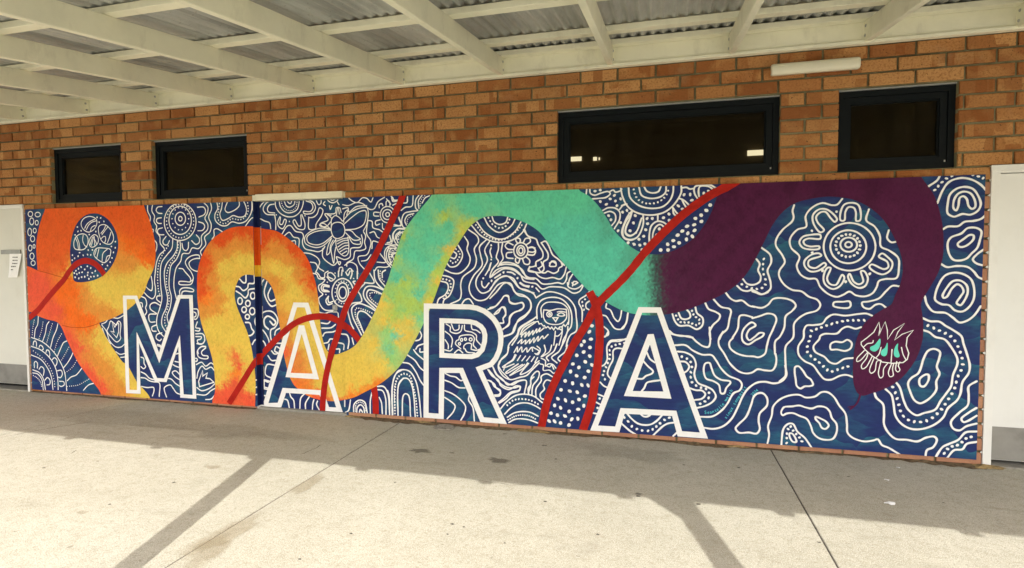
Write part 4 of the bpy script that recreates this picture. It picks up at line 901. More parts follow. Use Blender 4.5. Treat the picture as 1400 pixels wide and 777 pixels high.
MURAL = """
G tennis_balls
T 30 275
L 4
W 9
c 570 215 600 165 660 148 715 175 720 220 690 275 640 298 590 270
s 605 262 620 230 650 200 700 175
s 620 275 640 235 670 205 715 190
s 660 285 670 255 690 240 705 235
c 738 250 760 230 800 228 845 265 875 320 878 375 850 412 810 410 770 385 742 320
s 760 310 790 270 805 235
s 770 322 800 280 828 245
s 762 360 785 340 800 340 805 370 795 400
s 822 400 840 350 855 300
c 500 400 520 345 560 318 610 320 635 360 630 420 600 460 550 468 510 455
s 515 355 535 400 545 462
s 530 345 550 400 558 465
s 590 325 585 380 605 425 625 440
c 645 400 665 345 700 322 730 345 732 395 700 435 665 440
s 655 420 680 345
s 668 425 692 340
s 695 340 702 430
s 700 370 720 410
c 692 500 715 455 780 450 850 465 852 500 830 560 790 590 730 560 700 530
s 720 545 740 460
s 702 512 716 465
s 770 575 780 500 820 462
s 805 580 820 530 850 520
p 17 723 157 757 162 743 203 788 196 535 250 540 292 570 285 513 325 648 322 711 293 752 412 898 390 860 435 897 448 880 492 866 545 848 585 822 618 773 608 805 650 556 495 487 518 541 528 590 520 632 513 662 516 678 468 638 470 508 548 485 566
p 19 570 632 545 648 520 668 505 690 530 700 552 688 580 682 605 655 630 625 662 642 705 670 677 688 635 685 632 710 605 725 575 728 548 740 513 730 645 745 663 725 693 722 728 714
G ring_dots
L 1
e 82 125 22 25 152 130 25 22 95 195 20 33 143 208 15 22 75 297 18 36 123 283 15 22 103 362 20 28 80 450 17 28 117 434 10 18 97 528 20 30 108 594 20 23
G fan_motif
T 30 440
W 10
s 105 490 150 500 190 550 205 650
s 105 460 170 490 210 560 225 650
d 11 17 110 515 150 540 180 580 190 620
s 90 318 180 360 250 450 285 540 298 650
d 11 26 110 280 200 350 270 440 305 540 318 640
s 90 235 180 270 270 350 325 450 345 560 348 650
s 90 150 200 195 300 285 370 390 410 490 430 660
s 108 225 115 190 130 185 140 205 140 235
s 165 245 175 225 195 235 205 265 195 270
s 230 295 240 270 260 280 268 320 262 335
s 290 365 310 345 335 365 335 400 318 430
s 340 470 375 465 388 500 370 535 345 530
s 360 570 400 575 405 605 375 620 360 612
s 120 440 120 390 135 380 150 400 148 445
s 165 455 185 430 210 450 212 480 205 515
s 220 560 245 535 270 560 265 600 240 605
s 120 150 130 70 150 30 158 -50
s 200 185 225 110 240 30 260 0
s 275 245 300 150 330 80 345 20
s 340 330 370 260 400 200 430 185
s 400 440 440 390 470 340 490 295
s 435 565 470 530 520 510 575 445
s 590 655 640 605 685 590
d 10 20 100 125 105 60 120 -20
d 10 20 165 160 190 80 205 -10
d 10 20 235 215 265 110 295 10
d 10 20 310 285 340 190 380 115
d 10 20 370 385 420 300 450 245
d 10 20 415 490 480 440 525 370
d 10 20 435 620 540 605 640 550
G tulip_motif
T 30 386
W 10
c 838 400 850 372 885 395 905 410 925 372 945 390 940 500 945 540 910 572 860 530 815 465 830 430
l 862 378 890 430 915 382 928 400 925 480 908 530 850 468 882 478 862 378
s 765 400 800 385 830 350 870 340 920 345 970 320
s 765 410 810 470 840 560 900 620 950 620 985 590
s 770 440 800 520 850 590
s 900 665 940 690 990 680
s 945 720 990 715
G flower_motif
T 190 260
W 11
s 85 120 85 200 110 260 105 300
s 135 120 125 200 150 250 145 300 170 345 165 395 200 445 205 510 245 570 200 620 170 690 158 777 150 880 158 930 155 1010 130 1040 90 1020 50 980
s 222 158 180 165 165 195 185 220 222 225
s 215 265 175 275 168 300 185 318 215 320
s 225 362 185 375 178 400 195 425 240 428
s 260 445 230 490 240 520 270 525 293 485
s 120 372 140 380 135 405
s 140 470 170 510 170 560 155 600
e 397 275 17 22 397 275 50 63 395 290 107 135 395 305 152 178
r 14 14 397 275 80 108
r 14 30 395 298 130 160
s 560 165 620 165 638 200 625 235 575 258
s 572 305 615 320 630 350 610 385 565 390
s 550 430 578 465 575 505 545 520 505 485
s 412 510 425 565 450 580 470 560 475 500
s 615 115 660 165 655 220 632 270 660 330 655 380 600 440 600 520 570 560 510 555 480 605 420 610 400 680 360 740 345 790 335 920 360 1040
s 685 115 695 180 668 260 692 330 680 400 630 450 640 520 590 590 600 625
s 325 470 315 560 270 620 220 690 205 777 210 930 220 1040 200 1130 175 1210 170 1280 190 1350 235 1400
s 368 480 365 560 330 630 270 700 245 777 250 900 275 1040 260 1130 225 1210 220 1290 260 1360
s 392 480 398 560 360 660 310 720 295 790 290 930 310 1020 300 1120 270 1210 285 1280
d 14 27 280 535 230 610 195 690 182 770 180 880 190 970 205 1010
d 14 27 375 495 372 560 345 640 300 705 270 790 265 900 290 1040 275 1130 250 1210 250 1280 270 1330
s 583 655 550 655 505 670 480 700 500 750 550 777 600 775
s 583 655 575 625 520 625 470 650 445 690 465 740 500 785 520 850 490 880
s 385 750 420 755 440 780 495 850 490 878 440 875 385 878 385 900 440 908 500 900 520 860
s 745 110 755 175 728 235 735 295 790 340 840 340 890 305 960 318 1020 300 1065 240 1080 190 1082 100
s 800 110 790 180 775 230 800 290 860 270 900 245 960 260 1010 250 1030 200 1025 160 1000 100
d 14 27 770 130 762 200 752 250 770 300 820 322 890 275 960 285 1010 265 1045 200 1040 115
s 848 110 825 190 850 215 920 190 960 150 960 105
s 1095 100 1090 190 1110 225 1150 210 1155 170 1190 120 1210 105
s 700 470 720 440 720 380 745 370 800 400
s 1020 345 1060 290 1090 265 1160 275 1200 295 1250 315 1262 370
G line_field
T 190 371
W 12
s 118 50 130 130 120 185 90 170 70 150
s 20 240 60 260 75 310 65 350 75 390 50 430
s 5 300 30 305 35 340
s 205 235 175 240 172 270 205 298
s 200 325 150 300 110 320 110 360 170 405
s 165 410 100 415 95 450 110 485 155 485
s 165 515 125 535 130 570 165 575
s 220 590 175 605 165 640 200 665 215 650
s 175 700 205 710 215 730
s 395 235 390 190 410 165 440 158 500 165 525 180 520 195 440 190 415 200 410 235
s 525 360 560 365 568 420 545 460 525 455
s 525 390 545 400 545 430 528 440
s 560 485 550 510 545 540 585 550 575 572 540 568
s 545 600 610 600 630 640 615 690 570 690 560 660 590 650 600 630 545 625
s 640 720 600 720 565 755 570 790
W 15
s 965 75 1000 110 1020 110 1025 30
s 930 145 960 150 1000 185 1040 160 1050 120 1100 115 1105 30
s 930 190 970 215 1020 255 1045 220 1050 180 1120 165
e 968 285 22 32 1043 308 22 28 1090 235 22 32 1007 368 22 27 1085 383 25 33 1038 436 20 22
s 1020 490 1060 495 1080 550 1100 580 1075 612 1045 618
s 1130 420 1110 480 1130 540
s 1085 700 1110 660 1150 650 1200 680 1215 720
s 1195 80 1170 120 1160 185
s 1225 100 1200 200 1230 290 1270 335 1320 320
s 1262 160 1235 230 1260 285 1305 270
s 1160 415 1210 385 1270 385 1310 420 1330 480 1300 540 1265 560 1260 620 1270 670
W 18
s 1240 555 1205 520 1200 460 1230 430 1270 445 1310 490 1290 515 1255 480
W 14
s 1350 545 1310 570 1300 610
s 1160 540 1200 580 1240 650 1250 700
T 190 460
W 12
s 555 70 600 75 630 40 625 -10
s 640 100 600 100 560 140 570 195 620 215 660 210 660 190 610 180 600 150 640 110
e 545 225 15 15
s 550 270 600 248 640 285 690 255 725 280
l 610 325 612 380 655 350 642 400 680 405 718 440 580 482 572 430 610 325
s 725 330 690 295 640 315 605 285 570 330 555 400
s 555 490 600 520 680 495 725 455
s 555 555 640 560 690 520 725 500
s 640 605 690 600 725 565
s 20 395 60 400 100 425 140 435 195 445 195 575
s 25 480 80 490 140 490 145 520 130 570
s 265 580 245 520 245 490 300 465 330 500 360 540 395 555
s 20 340 60 360 100 400 140 415
s 270 400 310 410 350 450 395 480
s 325 270 350 285 395 300
s 345 240 395 250
s 350 170 395 160
s 395 370 350 330 320 345 340 380 395 420
s 20 200 45 210 50 260 65 290 45 310 20 290
s 175 90 205 100 212 130
W 13
s 1110 420 1150 415 1195 425 1240 440
s 1110 490 1150 485 1195 500 1240 510
s 1110 560 1150 555 1215 570
G line_field
T 350 260
W 11
s 180 220 120 210 110 180 130 145 175 135
s 178 238 100 230 70 190 80 150 120 110 180 100
s 185 85 190 160 230 220 300 255 370 250 420 210 450 140 455 90
s 220 85 235 160 280 210 330 218 390 190 410 140 415 85
d 11 19 240 90 255 150 290 190 340 198 385 160 395 90
s 265 85 290 150 320 165 365 140 375 90
s 290 85 310 120 330 130 350 85
s 180 240 190 310 190 380
s 230 255 210 300 215 345 255 370 290 290 275 280 250 330 230 325 235 262
s 440 235 470 330 460 375 400 370 355 300 370 285 410 345 430 340 430 240
s 480 105 530 125 545 170 520 205 455 205 460 225 540 220 570 170 550 120 490 90
p 14 195 238 320 302 470 245
s 250 420 300 345 330 340 380 395 440 410 455 440 445 500 470 560 540 580 600 590 640 570 660 540
s 270 440 320 405 360 450 410 465 410 550
s 340 490 375 485 380 520
s 505 260 510 375 570 370 575 330 630 240 640 190 610 170 585 230 550 260 505 265
s 570 85 600 140 620 130 625 85
s 660 110 645 135 665 150
s 680 85 700 110 740 122 780 100 785 85
s 710 85 730 100 760 85
s 703 150 712 185 728 150
s 780 115 795 140
G bee_ground
K blue
f 720 380 735 325 790 308 835 330 852 390 835 440 780 465 745 450
f 722 350 725 280 760 245 800 265 830 300 800 340
f 720 385 640 385 540 410 490 450 500 500 580 525 640 510 730 440
f 840 330 920 260 1000 205 1050 200 1055 250 1030 330 960 370 860 380
f 765 470 770 540 800 600 850 632 880 610 890 540 880 450
G bee
L 2.1
W 10
c 720 380 735 325 790 308 835 330 852 390 835 440 780 465 745 450
s 722 350 725 280 760 245 800 265 830 300
s 720 385 640 385 540 410 490 450 500 500 580 525 640 510 730 440
s 715 375 620 365 520 400 470 450 475 510 570 550 640 535 725 460
s 840 330 920 260 1000 205 1050 200 1055 250 1030 330 960 370 860 380
s 830 300 900 220 990 175 1060 170 1075 210 1060 330 1030 390
s 765 470 770 540 800 600 850 632 880 610 890 540 880 450
s 775 490 840 465 875 460
s 780 515 840 485 885 480
s 785 545 840 510 885 505
s 795 570 850 535 888 528
s 805 592 860 560 885 560
s 825 612 870 585
s 720 470 690 540 680 620 705 600 715 530 740 480
s 760 480 720 550 730 640 745 700 755 600 765 550
s 715 375 650 320 615 325 640 350 700 370
s 725 270 680 225 690 240 720 245
s 770 240 785 170 800 230
s 840 310 850 220 880 190 870 240
s 855 385 910 390 960 440 1000 470 940 480 890 440 860 410
s 890 450 930 510 1000 515 1000 490
G line_field
W 11
s 720 300 670 350 610 340 620 320 690 285 660 230 720 230 760 220 770 170 800 170 815 215
s 830 180 880 170 890 210 960 160 1060 150
s 830 140 880 150 960 120 1020 130 1090 185 1130 180 1170 110 1230 70
s 890 80 930 110 970 120 1020 75 1060 80 1100 115 1120 75
s 1030 400 1050 440 1040 500 1050 560 1000 580 950 585 930 660 870 700 870 730
s 640 560 640 640 700 700 745 720 780 680 770 640 850 665 900 640 910 560 1000 545 1020 480 1010 430
s 430 600 520 610 590 650 610 690 600 740 650 777
s 520 690 570 700 590 740 570 790
c 785 690 810 690 800 715
s 850 720 900 690 960 720 975 800
s 795 777 800 745 825 740 835 777
s 870 777 900 750 930 777
s 1070 290 1110 300 1120 360 1180 380 1210 400
s 1090 410 1130 400 1160 450 1180 460
s 1070 300 1060 420 1100 490 1090 560 1060 620 980 640 990 700 1040 760
s 1010 680 1060 670 1100 620
s 1110 560 1120 490 1170 500
e 1260 235 18 20 1258 235 45 48 1260 235 70 78
s 1180 170 1180 140 1205 130 1215 150
s 1245 150 1248 110 1265 100 1280 115 1282 150
s 1180 215 1130 215 1130 245 1175 250
s 1190 285 1145 300 1150 335 1185 325
s 1210 320 1215 370 1250 380
s 1300 70 1310 110 1370 100
s 1320 140 1350 125
s 1160 690 1240 690 1190 610
s 1140 770 1160 740 1260 735 1300 690
s 1240 520 1300 510 1280 440
s 1310 490 1310 420 1360 370 1420 370
s 1335 470 1340 430 1380 395
d 12 20 1360 470 1370 430 1400 400
s 1340 560 1270 560 1250 610 1260 680 1300 720
s 1340 545 1280 535 1235 580 1245 680 1290 740
d 13 24 1330 570 1290 590 1280 640 1310 690
s 1350 600 1310 620 1320 670
s 1320 330 1390 340 1370 260
T 350 371
W 12
s 545 20 580 30 600 70 660 80 640 110 600 140 610 190 640 220 600 260 620 330 660 370 740 375
s 580 10 600 30 620 60 655 60 660 20 690 0
s 600 390 660 405 700 390 780 395 790 440
s 735 75 690 50 690 20 720 15 760 60 720 95 680 55
W 14
s 700 150 650 145 645 175 690 188
s 700 140 640 130 625 160 640 190 700 195
s 730 310 690 320 670 280 690 245
s 735 290 700 300 690 270 695 240
s 790 50 790 0
s 820 40 825 -10
s 860 10 880 40 900 0
s 905 70 920 20 915 -10
s 970 70 970 0
p 14 757 18 683 105 670 222 760 285 935 70
W 14
e 830 200 55 90 830 205 102 135
r 13 18 830 202 72 108
e 830 205 36 56
s 950 130 930 100 950 95
s 1040 110 1130 110 1090 20
s 1130 -10 1140 80 1180 140 1230 180
s 1170 -10 1180 70 1240 150
s 1210 60 1210 10 1240 -10
d 13 22 1190 0 1190 60 1240 110
s 1040 120 980 190 1000 230 1010 290 920 310 880 370 890 430 910 500 935 550
s 1230 185 1130 145 1060 150 1030 200 1040 260 1150 370
s 1220 225 1130 185 1080 180 1060 215 1070 260 1160 345
d 14 22 1200 220 1130 205 1090 215 1100 260 1170 320
s 1150 385 1080 340 980 310 920 350 925 430 970 530 1010 610
s 1110 450 1040 390 990 385 970 430 1000 510 1030 590
d 14 22 1110 400 1040 370 960 355 950 400 970 480 1020 570
s 625 495 690 500 710 480
s 630 545 720 540 760 510
s 640 620 660 590 740 580 790 555
s 650 690 690 680 710 650 740 650
s 690 750 700 700
s 820 600 870 610 890 660 880 740
s 790 685 840 700 840 750
s 770 745 800 745 800 777
s 920 640 935 700
s 200 720 230 740
s 170 690 240 690
T 350 470
W 14
s 150 70 180 100 210 90 180 70 190 30
s 115 115 150 160 190 160
s 175 205 110 200 90 250 95 300 150 330
s 80 345 130 360 150 370
s 80 415 130 430
s 60 495 100 500
s 80 345 78 430
s 270 530 300 540 320 615
s 320 465 335 510 360 540 370 620
s 465 480 430 520 420 630
s 510 510 475 570 475 630
s 555 535 545 570 540 640
s 590 550 580 580 610 640
s 850 540 850 600
s 905 540 885 640 855 660
s 935 650 940 580 990 540 1040 560 1065 660
s 965 655 970 610 1000 585 1030 610 1040 660
s 990 655 1000 630 1020 655
d 13 18 952 645 960 580 1000 560 1040 590 1055 655
s 1095 670 1095 540 1110 470
s 1160 410 1220 410 1260 470 1280 680
s 1165 440 1210 450 1240 520 1245 680
s 1180 515 1200 560 1210 670
s 1305 690 1305 400 1340 290 1400 250
s 1360 690 1365 400 1410 330
d 14 26 1330 670 1330 400 1370 310
G line_field
T 530 255
W 12
s -10 60 50 110 60 130 120 130
s 40 100 45 130 110 135
s -10 120 30 170
s 50 180 80 165
s 130 230 170 200 230 190 245 90
s 190 100 185 155 150 160
s 300 85 270 130 270 210 290 230 230 240 160 260 135 330 150 390 170 400
s 330 85 295 140 300 210
d 11 22 355 90 320 130 310 200
s 400 90 360 110 330 160
s 250 260 190 280 165 330 180 370
d 11 20 240 275 195 310 185 360
s 60 380 125 370 105 300
s 160 410 90 410 55 460 70 530 100 570
s 150 435 110 450 85 490 100 540
d 12 24 140 450 105 480 110 520
s -5 540 30 530 20 470
s 95 560 20 570 0 620
s 85 590 30 600 10 660 30 730
d 12 22 80 610 40 630 30 690
s 90 635 45 640 40 680
G arch_motif
W 14
s 1000 290 1020 340 1075 365 1130 345 1150 295
d 20 36 965 300 1000 360 1075 400 1130 380 1170 310
s 925 300 970 380 1060 440 1130 420 1190 370 1220 310
s 855 340 930 440 1040 500 1120 500 1220 430 1275 340
s 805 375 890 470 1000 525 1090 535 1200 510 1290 440 1330 360
d 18 30 845 370 930 465 1030 510 1120 505 1220 440 1295 360
s 775 415 860 480 870 530 830 600 850 700 830 777 720 870 700 940 705 1030 690 1080 600 1125
s 735 480 770 540 760 600 790 690 770 760 690 830 620 830 550 800
s 675 565 715 640 710 690 660 760 600 770 570 740
s 625 620 660 650 640 690 605 680
d 18 30 655 600 690 640 680 690 630 735 590 700
s 945 510 880 580 890 660 905 750 820 860 780 960 800 1040 860 1090 940 1080 1010 1000 1060 940 1130 920 1180 950 1230 1020 1300 1040 1360 1090 1370 1160 1330 1220 1250 1280 1200 1400 1110 1440
s 980 520 930 610 955 700 920 780 850 890 850 960 900 1020 970 1000 1040 900 1130 860 1200 880 1260 970 1330 1000 1400 1020
l 990 560 990 567
s 990 590 980 620 995 680
p 18 992 565 992 700
s 985 740 970 790 935 850
s 1060 535 1060 600 1040 680 1060 720 1000 800 980 870 1040 830 1110 790 1200 800 1260 840 1320 880 1400 890
s 1100 545 1090 620 1105 690 1070 750 1130 745 1230 760 1290 800 1330 870 1400 880
p 20 915 880 995 905 1108 825 1243 880 1385 960
s 1030 875 1080 845
s 1150 820 1190 825 1220 845
s 1265 925 1300 950 1350 965
s 900 910 905 950 930 970 970 925
s 1310 410 1340 470 1400 495
G small_flower_motif
e 1275 615 20 28 1275 615 38 48 1275 615 68 76
r 0.1 1 1275 615 2 2
s 1200 560 1150 540 1125 570 1150 600 1200 605
s 1190 630 1140 640 1140 680 1200 690
s 1240 540 1225 510 1250 495 1270 510 1265 540
s 1300 535 1320 500 1360 500 1365 530 1325 560
s 1340 590 1380 580 1410 590
s 1350 625 1390 630 1410 620
s 1225 690 1225 720 1250 735 1265 700
s 1290 690 1310 740 1350 745 1360 710 1320 670
G line_field
T 530 366
W 14
s 525 75 590 90 630 120 625 190 590 270 540 310 530 345
s 510 130 570 150 580 200 550 260 490 300 475 340
d 19 32 530 110 590 125 605 180 570 260 520 310
s 710 350 740 310 780 300 820 350
s 960 400 1020 380 1080 320 1120 270 1155 270 1165 320 1210 345 1290 340 1300 380 1260 410 1200 440 1170 490 1160 550 1100 590
s 1020 450 1060 430 1090 380 1120 380 1130 440 1105 490 1110 530 1075 530
s 1360 -10 1345 30 1400 45
s 1400 490 1330 530 1260 580 1240 640 1160 740 1150 790
s 1400 520 1300 580 1270 640
s 310 610 325 650 305 690 270 700
s 345 730 290 750 270 780
T 530 366
W 12
s 560 540 600 570 600 610 660 630 700 610 715 555
s 610 540 640 600 680 590 685 550
s 735 550 740 600 810 620 850 650 850 690 890 740
s 800 545 810 590 850 600 885 625
s 550 610 600 650 620 690 610 760
s 550 690 580 740 580 777
s 700 777 680 760 650 730 660 700 680 690 690 660 740 645 810 650 830 680 820 740 850 777
s 730 777 730 750 760 725 800 730 800 777
e 708 692 10 14 745 685 10 12 795 688 14 14 688 730 10 12
T 530 477
W 12
s 545 10 600 20 620 0
s 640 40 680 10 720 40
s 740 0 760 30 830 40
s 800 5 850 15 890 0
W 14
s 190 60 260 110 310 180 345 210
s 140 130 210 145 270 220 310 300 345 350
s 250 10 280 50 345 105
s 310 0 310 30 345 30
s 50 630 45 400 60 290 100 215 155 200 215 220 270 310 300 450 320 660
s 100 640 95 450 110 330 150 285 190 285 225 330 250 450 265 660
d 18 28 70 620 70 400 90 290 150 240 210 260 240 350 270 480 285 640
s 140 640 150 450 170 430 200 445 220 650
s 0 400 15 450 20 640
s 550 235 600 260 650 270 700 305 720 300
s 545 300 610 325 680 370 740 375
s 545 400 620 430 700 490 745 550 735 620 700 685
s 545 465 600 500 645 545 630 600 570 670
s 780 450 775 490 815 560 830 690
s 960 200 1000 260 1060 300 1080 350 1160 390 1230 355 1265 360 1260 400 1180 430 1130 480 1070 520
s 1005 170 1050 250 1100 290 1150 345 1240 310 1325 305 1310 420
s 940 300 990 310 1020 360 1080 400 1070 435 1020 445
s 1400 270 1370 300 1370 340 1345 380 1350 430
G line_field
T 670 250
W 15
s 365 625 410 620 435 650 420 690 365 690
s 320 450 370 515 440 540 460 590 505 670 500 720 440 760 440 800
s 490 575 530 560 560 600 600 690 650 730 710 790
s 490 575 520 620 555 680 550 730 510 760 515 830 480 860 375 840
s 570 770 600 755 625 770
s 925 60 920 110
s 955 60 960 100 1000 120 1060 100 1130 85 1150 105 1110 140 1040 150 980 155
s 1145 85 1180 70 1200 90 1250 75 1260 60
s 1080 265 1130 240 1200 245 1240 280 1240 350 1190 440
s 1095 290 1150 275 1195 300 1200 360 1165 410
s 1240 255 1270 220 1310 205
s 1330 290 1345 300 1340 340 1300 440 1300 480 1340 505 1400 480
s 1360 270 1330 300 1280 400 1260 480 1290 535 1350 550 1400 530
p 28 1005 80 1055 70 1190 122 1150 155 1250 155 1200 175 1215 220 1055 180 1113 207 1135 315 1158 355 1310 265 1268 282 1250 382 1225 460 1320 575 1380 590
G dot_circle_motif
T 850 240
W 16
s 215 110 240 150 290 168 350 155 375 105
s 165 110 190 190 270 220 370 205 420 160 425 105
s 65 115 80 210 160 285 270 315 390 300 460 240 490 170 495 105
s -10 120 10 210 60 300 140 355 270 380 390 360 470 310 530 240 570 160 570 100
d 20 38 115 135 140 210 200 258 270 270 350 255 410 210 440 160 450 115
s 575 120 620 115 650 130 690 125
s 690 150 700 110 740 95 840 90 900 120
s 740 200 735 150 745 110 790 100 840 110 880 140
s 690 130 700 180 735 235
s 550 220 590 235 630 270 660 300
s 575 230 600 280 630 325
s 490 310 540 370 580 370
s 490 320 500 370 550 400
s 345 380 345 425
s 265 660 265 560 285 480 340 440 400 450 450 490
s 295 630 300 550 330 490 370 470 430 520
s 100 345 80 410 35 510 40 560 80 580 140 540 190 410
s 80 385 30 460 10 530 20 590 80 615 150 590 205 470 205 380
s 0 290 40 270
p 30 130 385 112 455 80 530 62 645 118 658 173 668 165 612 222 655 192 712 210 583 230 520 248 462 243 413 293 412 400 405 455 430 452 370 542 292 582 322 597 185 655 183 670 238 785 170 832 152 360 512 335 570 388 540
p 36 846 285 810 335 760 382 706 412 762 441 693 473 625 487 580 533 697 526 632 555 535 572 675 584 620 612 493 624 550 646 440 660 500 683 443 713 373 715
G line_field
T 670 361
W 14
s 370 60 380 35 430 20 440 0
s 375 70 430 80 470 120 530 140 600 130 670 145 710 100 730 30
s 460 40 490 80 530 85 550 70 610 90 650 70 660 40 690 20 680 -20
s 470 40 500 15 490 -20
c 575 0 590 -25 625 -20 630 20 600 25 570 20
s 0 130 60 60 130 35 220 45 290 100 320 160 380 180 440 190 500 240 570 220 640 220 710 230 800 280 860 260 890 210
s 75 25 120 -10 200 -10 270 20 320 90 370 130 440 140 500 190 580 190 650 180 700 190 730 150 740 90 770 70
s 740 180 750 220 810 240 860 220 890 190
s 790 100 760 150 750 200
s 785 180 800 200 840 180
s 830 170 800 170 790 210
s 950 265 920 300 860 340 850 370 880 440 880 550
s 970 345 920 380 920 420 950 440
d 20 38 940 315 880 370 890 410 905 460
s 1115 380 1110 420 1150 440 1190 520 1225 550 1245 520 1260 440
s 1075 490 1110 500 1150 560 1200 620 1270 620 1300 570 1320 470
s 1090 600 1130 640 1130 680 1090 695
s 1130 777 1160 745 1240 740 1300 715
s 440 325 480 300 540 270 610 270 700 300 760 340 810 410 825 500 825 640 770 680 740 740 730 790
s -10 700 130 690 210 660 230 610 260 560 340 500 390 430 390 370 350 320 270 300 230 260 200 190 165 180 130 190 60 270 0 330
s 0 420 60 400 110 340 140 305 175 315 190 370 240 385 310 370 325 400 300 440 240 460 190 500 180 570 120 630
s 40 480 80 440 120 415 140 440 150 490 125 520 130 560 100 570
s 440 325 420 290 350 250 280 230 220 160 160 115 100 130 0 240
s 10 -10 -10 60
p 20 128 80 263 135 405 218 15 160
s 45 135 100 98
s 165 78 210 85 235 100
s 290 178 330 205 375 212
s 440 230 470 265
s 450 525 450 420 490 350 580 320 680 335 750 400 780 480 775 600 740 650 720 720 690 780
s 450 500 400 540 290 620 260 700 210 777
G owl
W 12
s 495 510 490 420 530 375 600 365 690 380 745 430 755 500 750 580
s 515 440 580 445 650 430 730 435
s 515 440 510 500 540 560 610 580 680 570 730 520 730 435
s 540 440 560 445
e 568 482 25 25 570 482 8 10
s 645 460 680 455 720 462
c 645 490 680 468 715 490 685 500
l 600 515 650 515 628 552 600 515
l 430 555 460 550 470 575 490 570 510 595 520 590 535 612 555 600 575 622 590 605 610 630 625 605 650 625 665 605 690 600 705 580 720 598 740 575 745 560
s 435 560 350 620 310 660 300 700
s 300 690 345 655 332 700 378 645 368 690 412 638 408 678 448 622 444 660 480 612 470 648 518 612
s 265 760 305 722 298 762 342 730 338 765 382 722 378 760 422 708 418 752 462 695 458 738 504 690 512 715 556 675
s 625 645 620 700 610 777
s 660 620 690 640 650 690 630 690
s 690 600 690 660 660 777
s 745 600 740 650 700 730 690 777
T 670 472
l 180 20 165 80 110 130 80 200 110 250 150 290 180 320
s 230 70 262 18 262 66 302 18 308 66 350 26 356 66 398 22 408 58
s 240 90 215 140 150 190 130 240
s 250 95 222 146
s 292 100 262 148
s 340 105 305 150
s 382 108 350 150
s 425 112 395 156
s 455 120 430 165
s 215 150 120 210 135 215 230 180
s 270 180 150 265 160 270 250 220 310 185
s 330 185 190 290 250 260 320 220 360 170
s 370 175 290 280 350 260 400 220 430 180 470 150
s 410 20 470 60 440 90
s 450 10 480 40 460 90 430 80
s 520 0 530 60 490 110
s 490 125 530 150 530 200 560 180 600 185 630 220
s 545 200 570 210 590 190 610 230
s 480 180 510 190 510 240 570 240 610 270 640 250
s 590 0 570 60 500 110
G line_field
W 14
s 180 20 160 90 90 160 80 220 130 300 200 330 280 310 350 290 400 240 470 170
s 640 -10 610 60 540 120 560 150
s 690 0 660 60 590 120 640 170
s 740 0 720 60 650 130 690 170
s 25 205 60 280 140 350 210 380 280 345 345 340 330 460
s -10 240 40 300 80 350 150 400 230 410 290 395 280 430 200 450 130 510 80 550
s 0 345 40 370 60 410 100 450 90 485 40 490
s 365 460 390 380 395 310 450 250 470 260 460 320 410 390 400 480
s 440 500 440 420 490 340 490 300 540 275 610 310
s 590 345 540 335 510 380 520 420 480 470 490 510 520 520
s 100 610 160 540 250 480 340 470 420 490 500 550
d 19 32 165 575 220 530 300 515 390 530 470 570
s 140 660 200 600 270 560 360 555 430 580 480 610
s 165 690 230 650 310 635 390 645 460 680
d 17 21 175 715 240 680 310 668 380 680 440 710
s 180 740 240 710 310 705 390 720 455 745
G ring_dots
p 36 875 0 955 22 830 98 896 66 955 105 793 180 912 160 975 190 850 213 770 252 940 250 828 293 905 310 720 342 790 365 878 382 938 386 680 427 763 440 835 450 908 487 650 513 722 528 790 545 850 520 618 577 675 600 897 580 757 634 843 614 583 652 645 670 717 678 782 710 840 703 565 727 618 730 675 745 755 765
T 670 361
p 36 975 593 950 650 965 720 900 742
G line_field
T 800 455
W 15
s 405 65 300 70 240 80 210 130 210 260 180 310 155 320
s 370 155 300 150 270 170 265 260 230 330 215 400 245 440
d 23 42 375 100 300 115 240 145 235 240 200 330 170 400 180 430 210 475
s 145 475 180 510 215 525
s 125 590 175 610
s 105 665 150 690
p 24 140 630 120 720
s 80 770 120 777
s 220 -10 190 40 170 35
W 17
s 590 190 620 250 665 285
s 555 270 600 320 650 370 640 390 580 415 550 440 500 440
s 720 455 640 465 590 480 565 530 540 560
s 820 10 900 30 1010 40 1070 90 1130 130 1180 135 1195 100 1195 20 1190 -50
s 860 120 960 120 1030 170 1120 210 1210 215 1250 260 1300 340 1370 410 1480 460 1500 500 1480 550 1420 580 1360 680 1310 740 1220 800 1100 805
s 885 180 960 190 1030 230 1060 300 1045 400 1080 480 1170 520 1220 550 1250 610 1220 660 1150 700 1070 720
s 910 275 960 280 995 320 980 360 945 385
s 1000 530 1060 550 1120 555 1150 590 1120 630 1045 645
d 26 50 925 230 985 255 1020 300 1010 400 1020 470 1090 520 1160 540 1190 590 1170 640 1080 690
c 1135 340 1150 295 1190 290 1210 340 1240 410 1300 450 1385 465 1390 480 1350 530 1330 580 1300 580 1280 500 1230 465 1160 440 1140 400
s 1320 -10 1280 60 1280 120 1330 200 1390 300 1470 370 1540 390 1600 380 1650 350 1720 360 1790 360 1820 320 1830 250 1820 200
T 850 351
s 850 790 840 730 870 660 930 600 940 560 900 530 830 500 800 445
s 935 790 960 740 1010 690 1030 600 1045 520 1030 500 950 480 880 410
s 995 345 1040 400 1090 425 1150 420 1220 470 1270 482
s 1105 280 1150 320 1200 330 1250 320 1340 360 1400 340
s 1160 215 1200 260 1260 270 1320 240 1330 190 1305 130 1320 70 1290 25
d 24 50 1150 265 1200 290 1300 310 1360 290 1380 240 1360 180 1350 100 1360 20
s 485 550 510 620 550 660 640 660 720 695 770 660 775 590 720 540 705 485
s 545 540 570 590 610 600 655 580 650 540 620 505
d 22 38 520 565 560 625 640 630 730 655 745 610 690 560 665 495
s 455 710 500 745 600 760 680 775
s 60 540 40 640 0 690
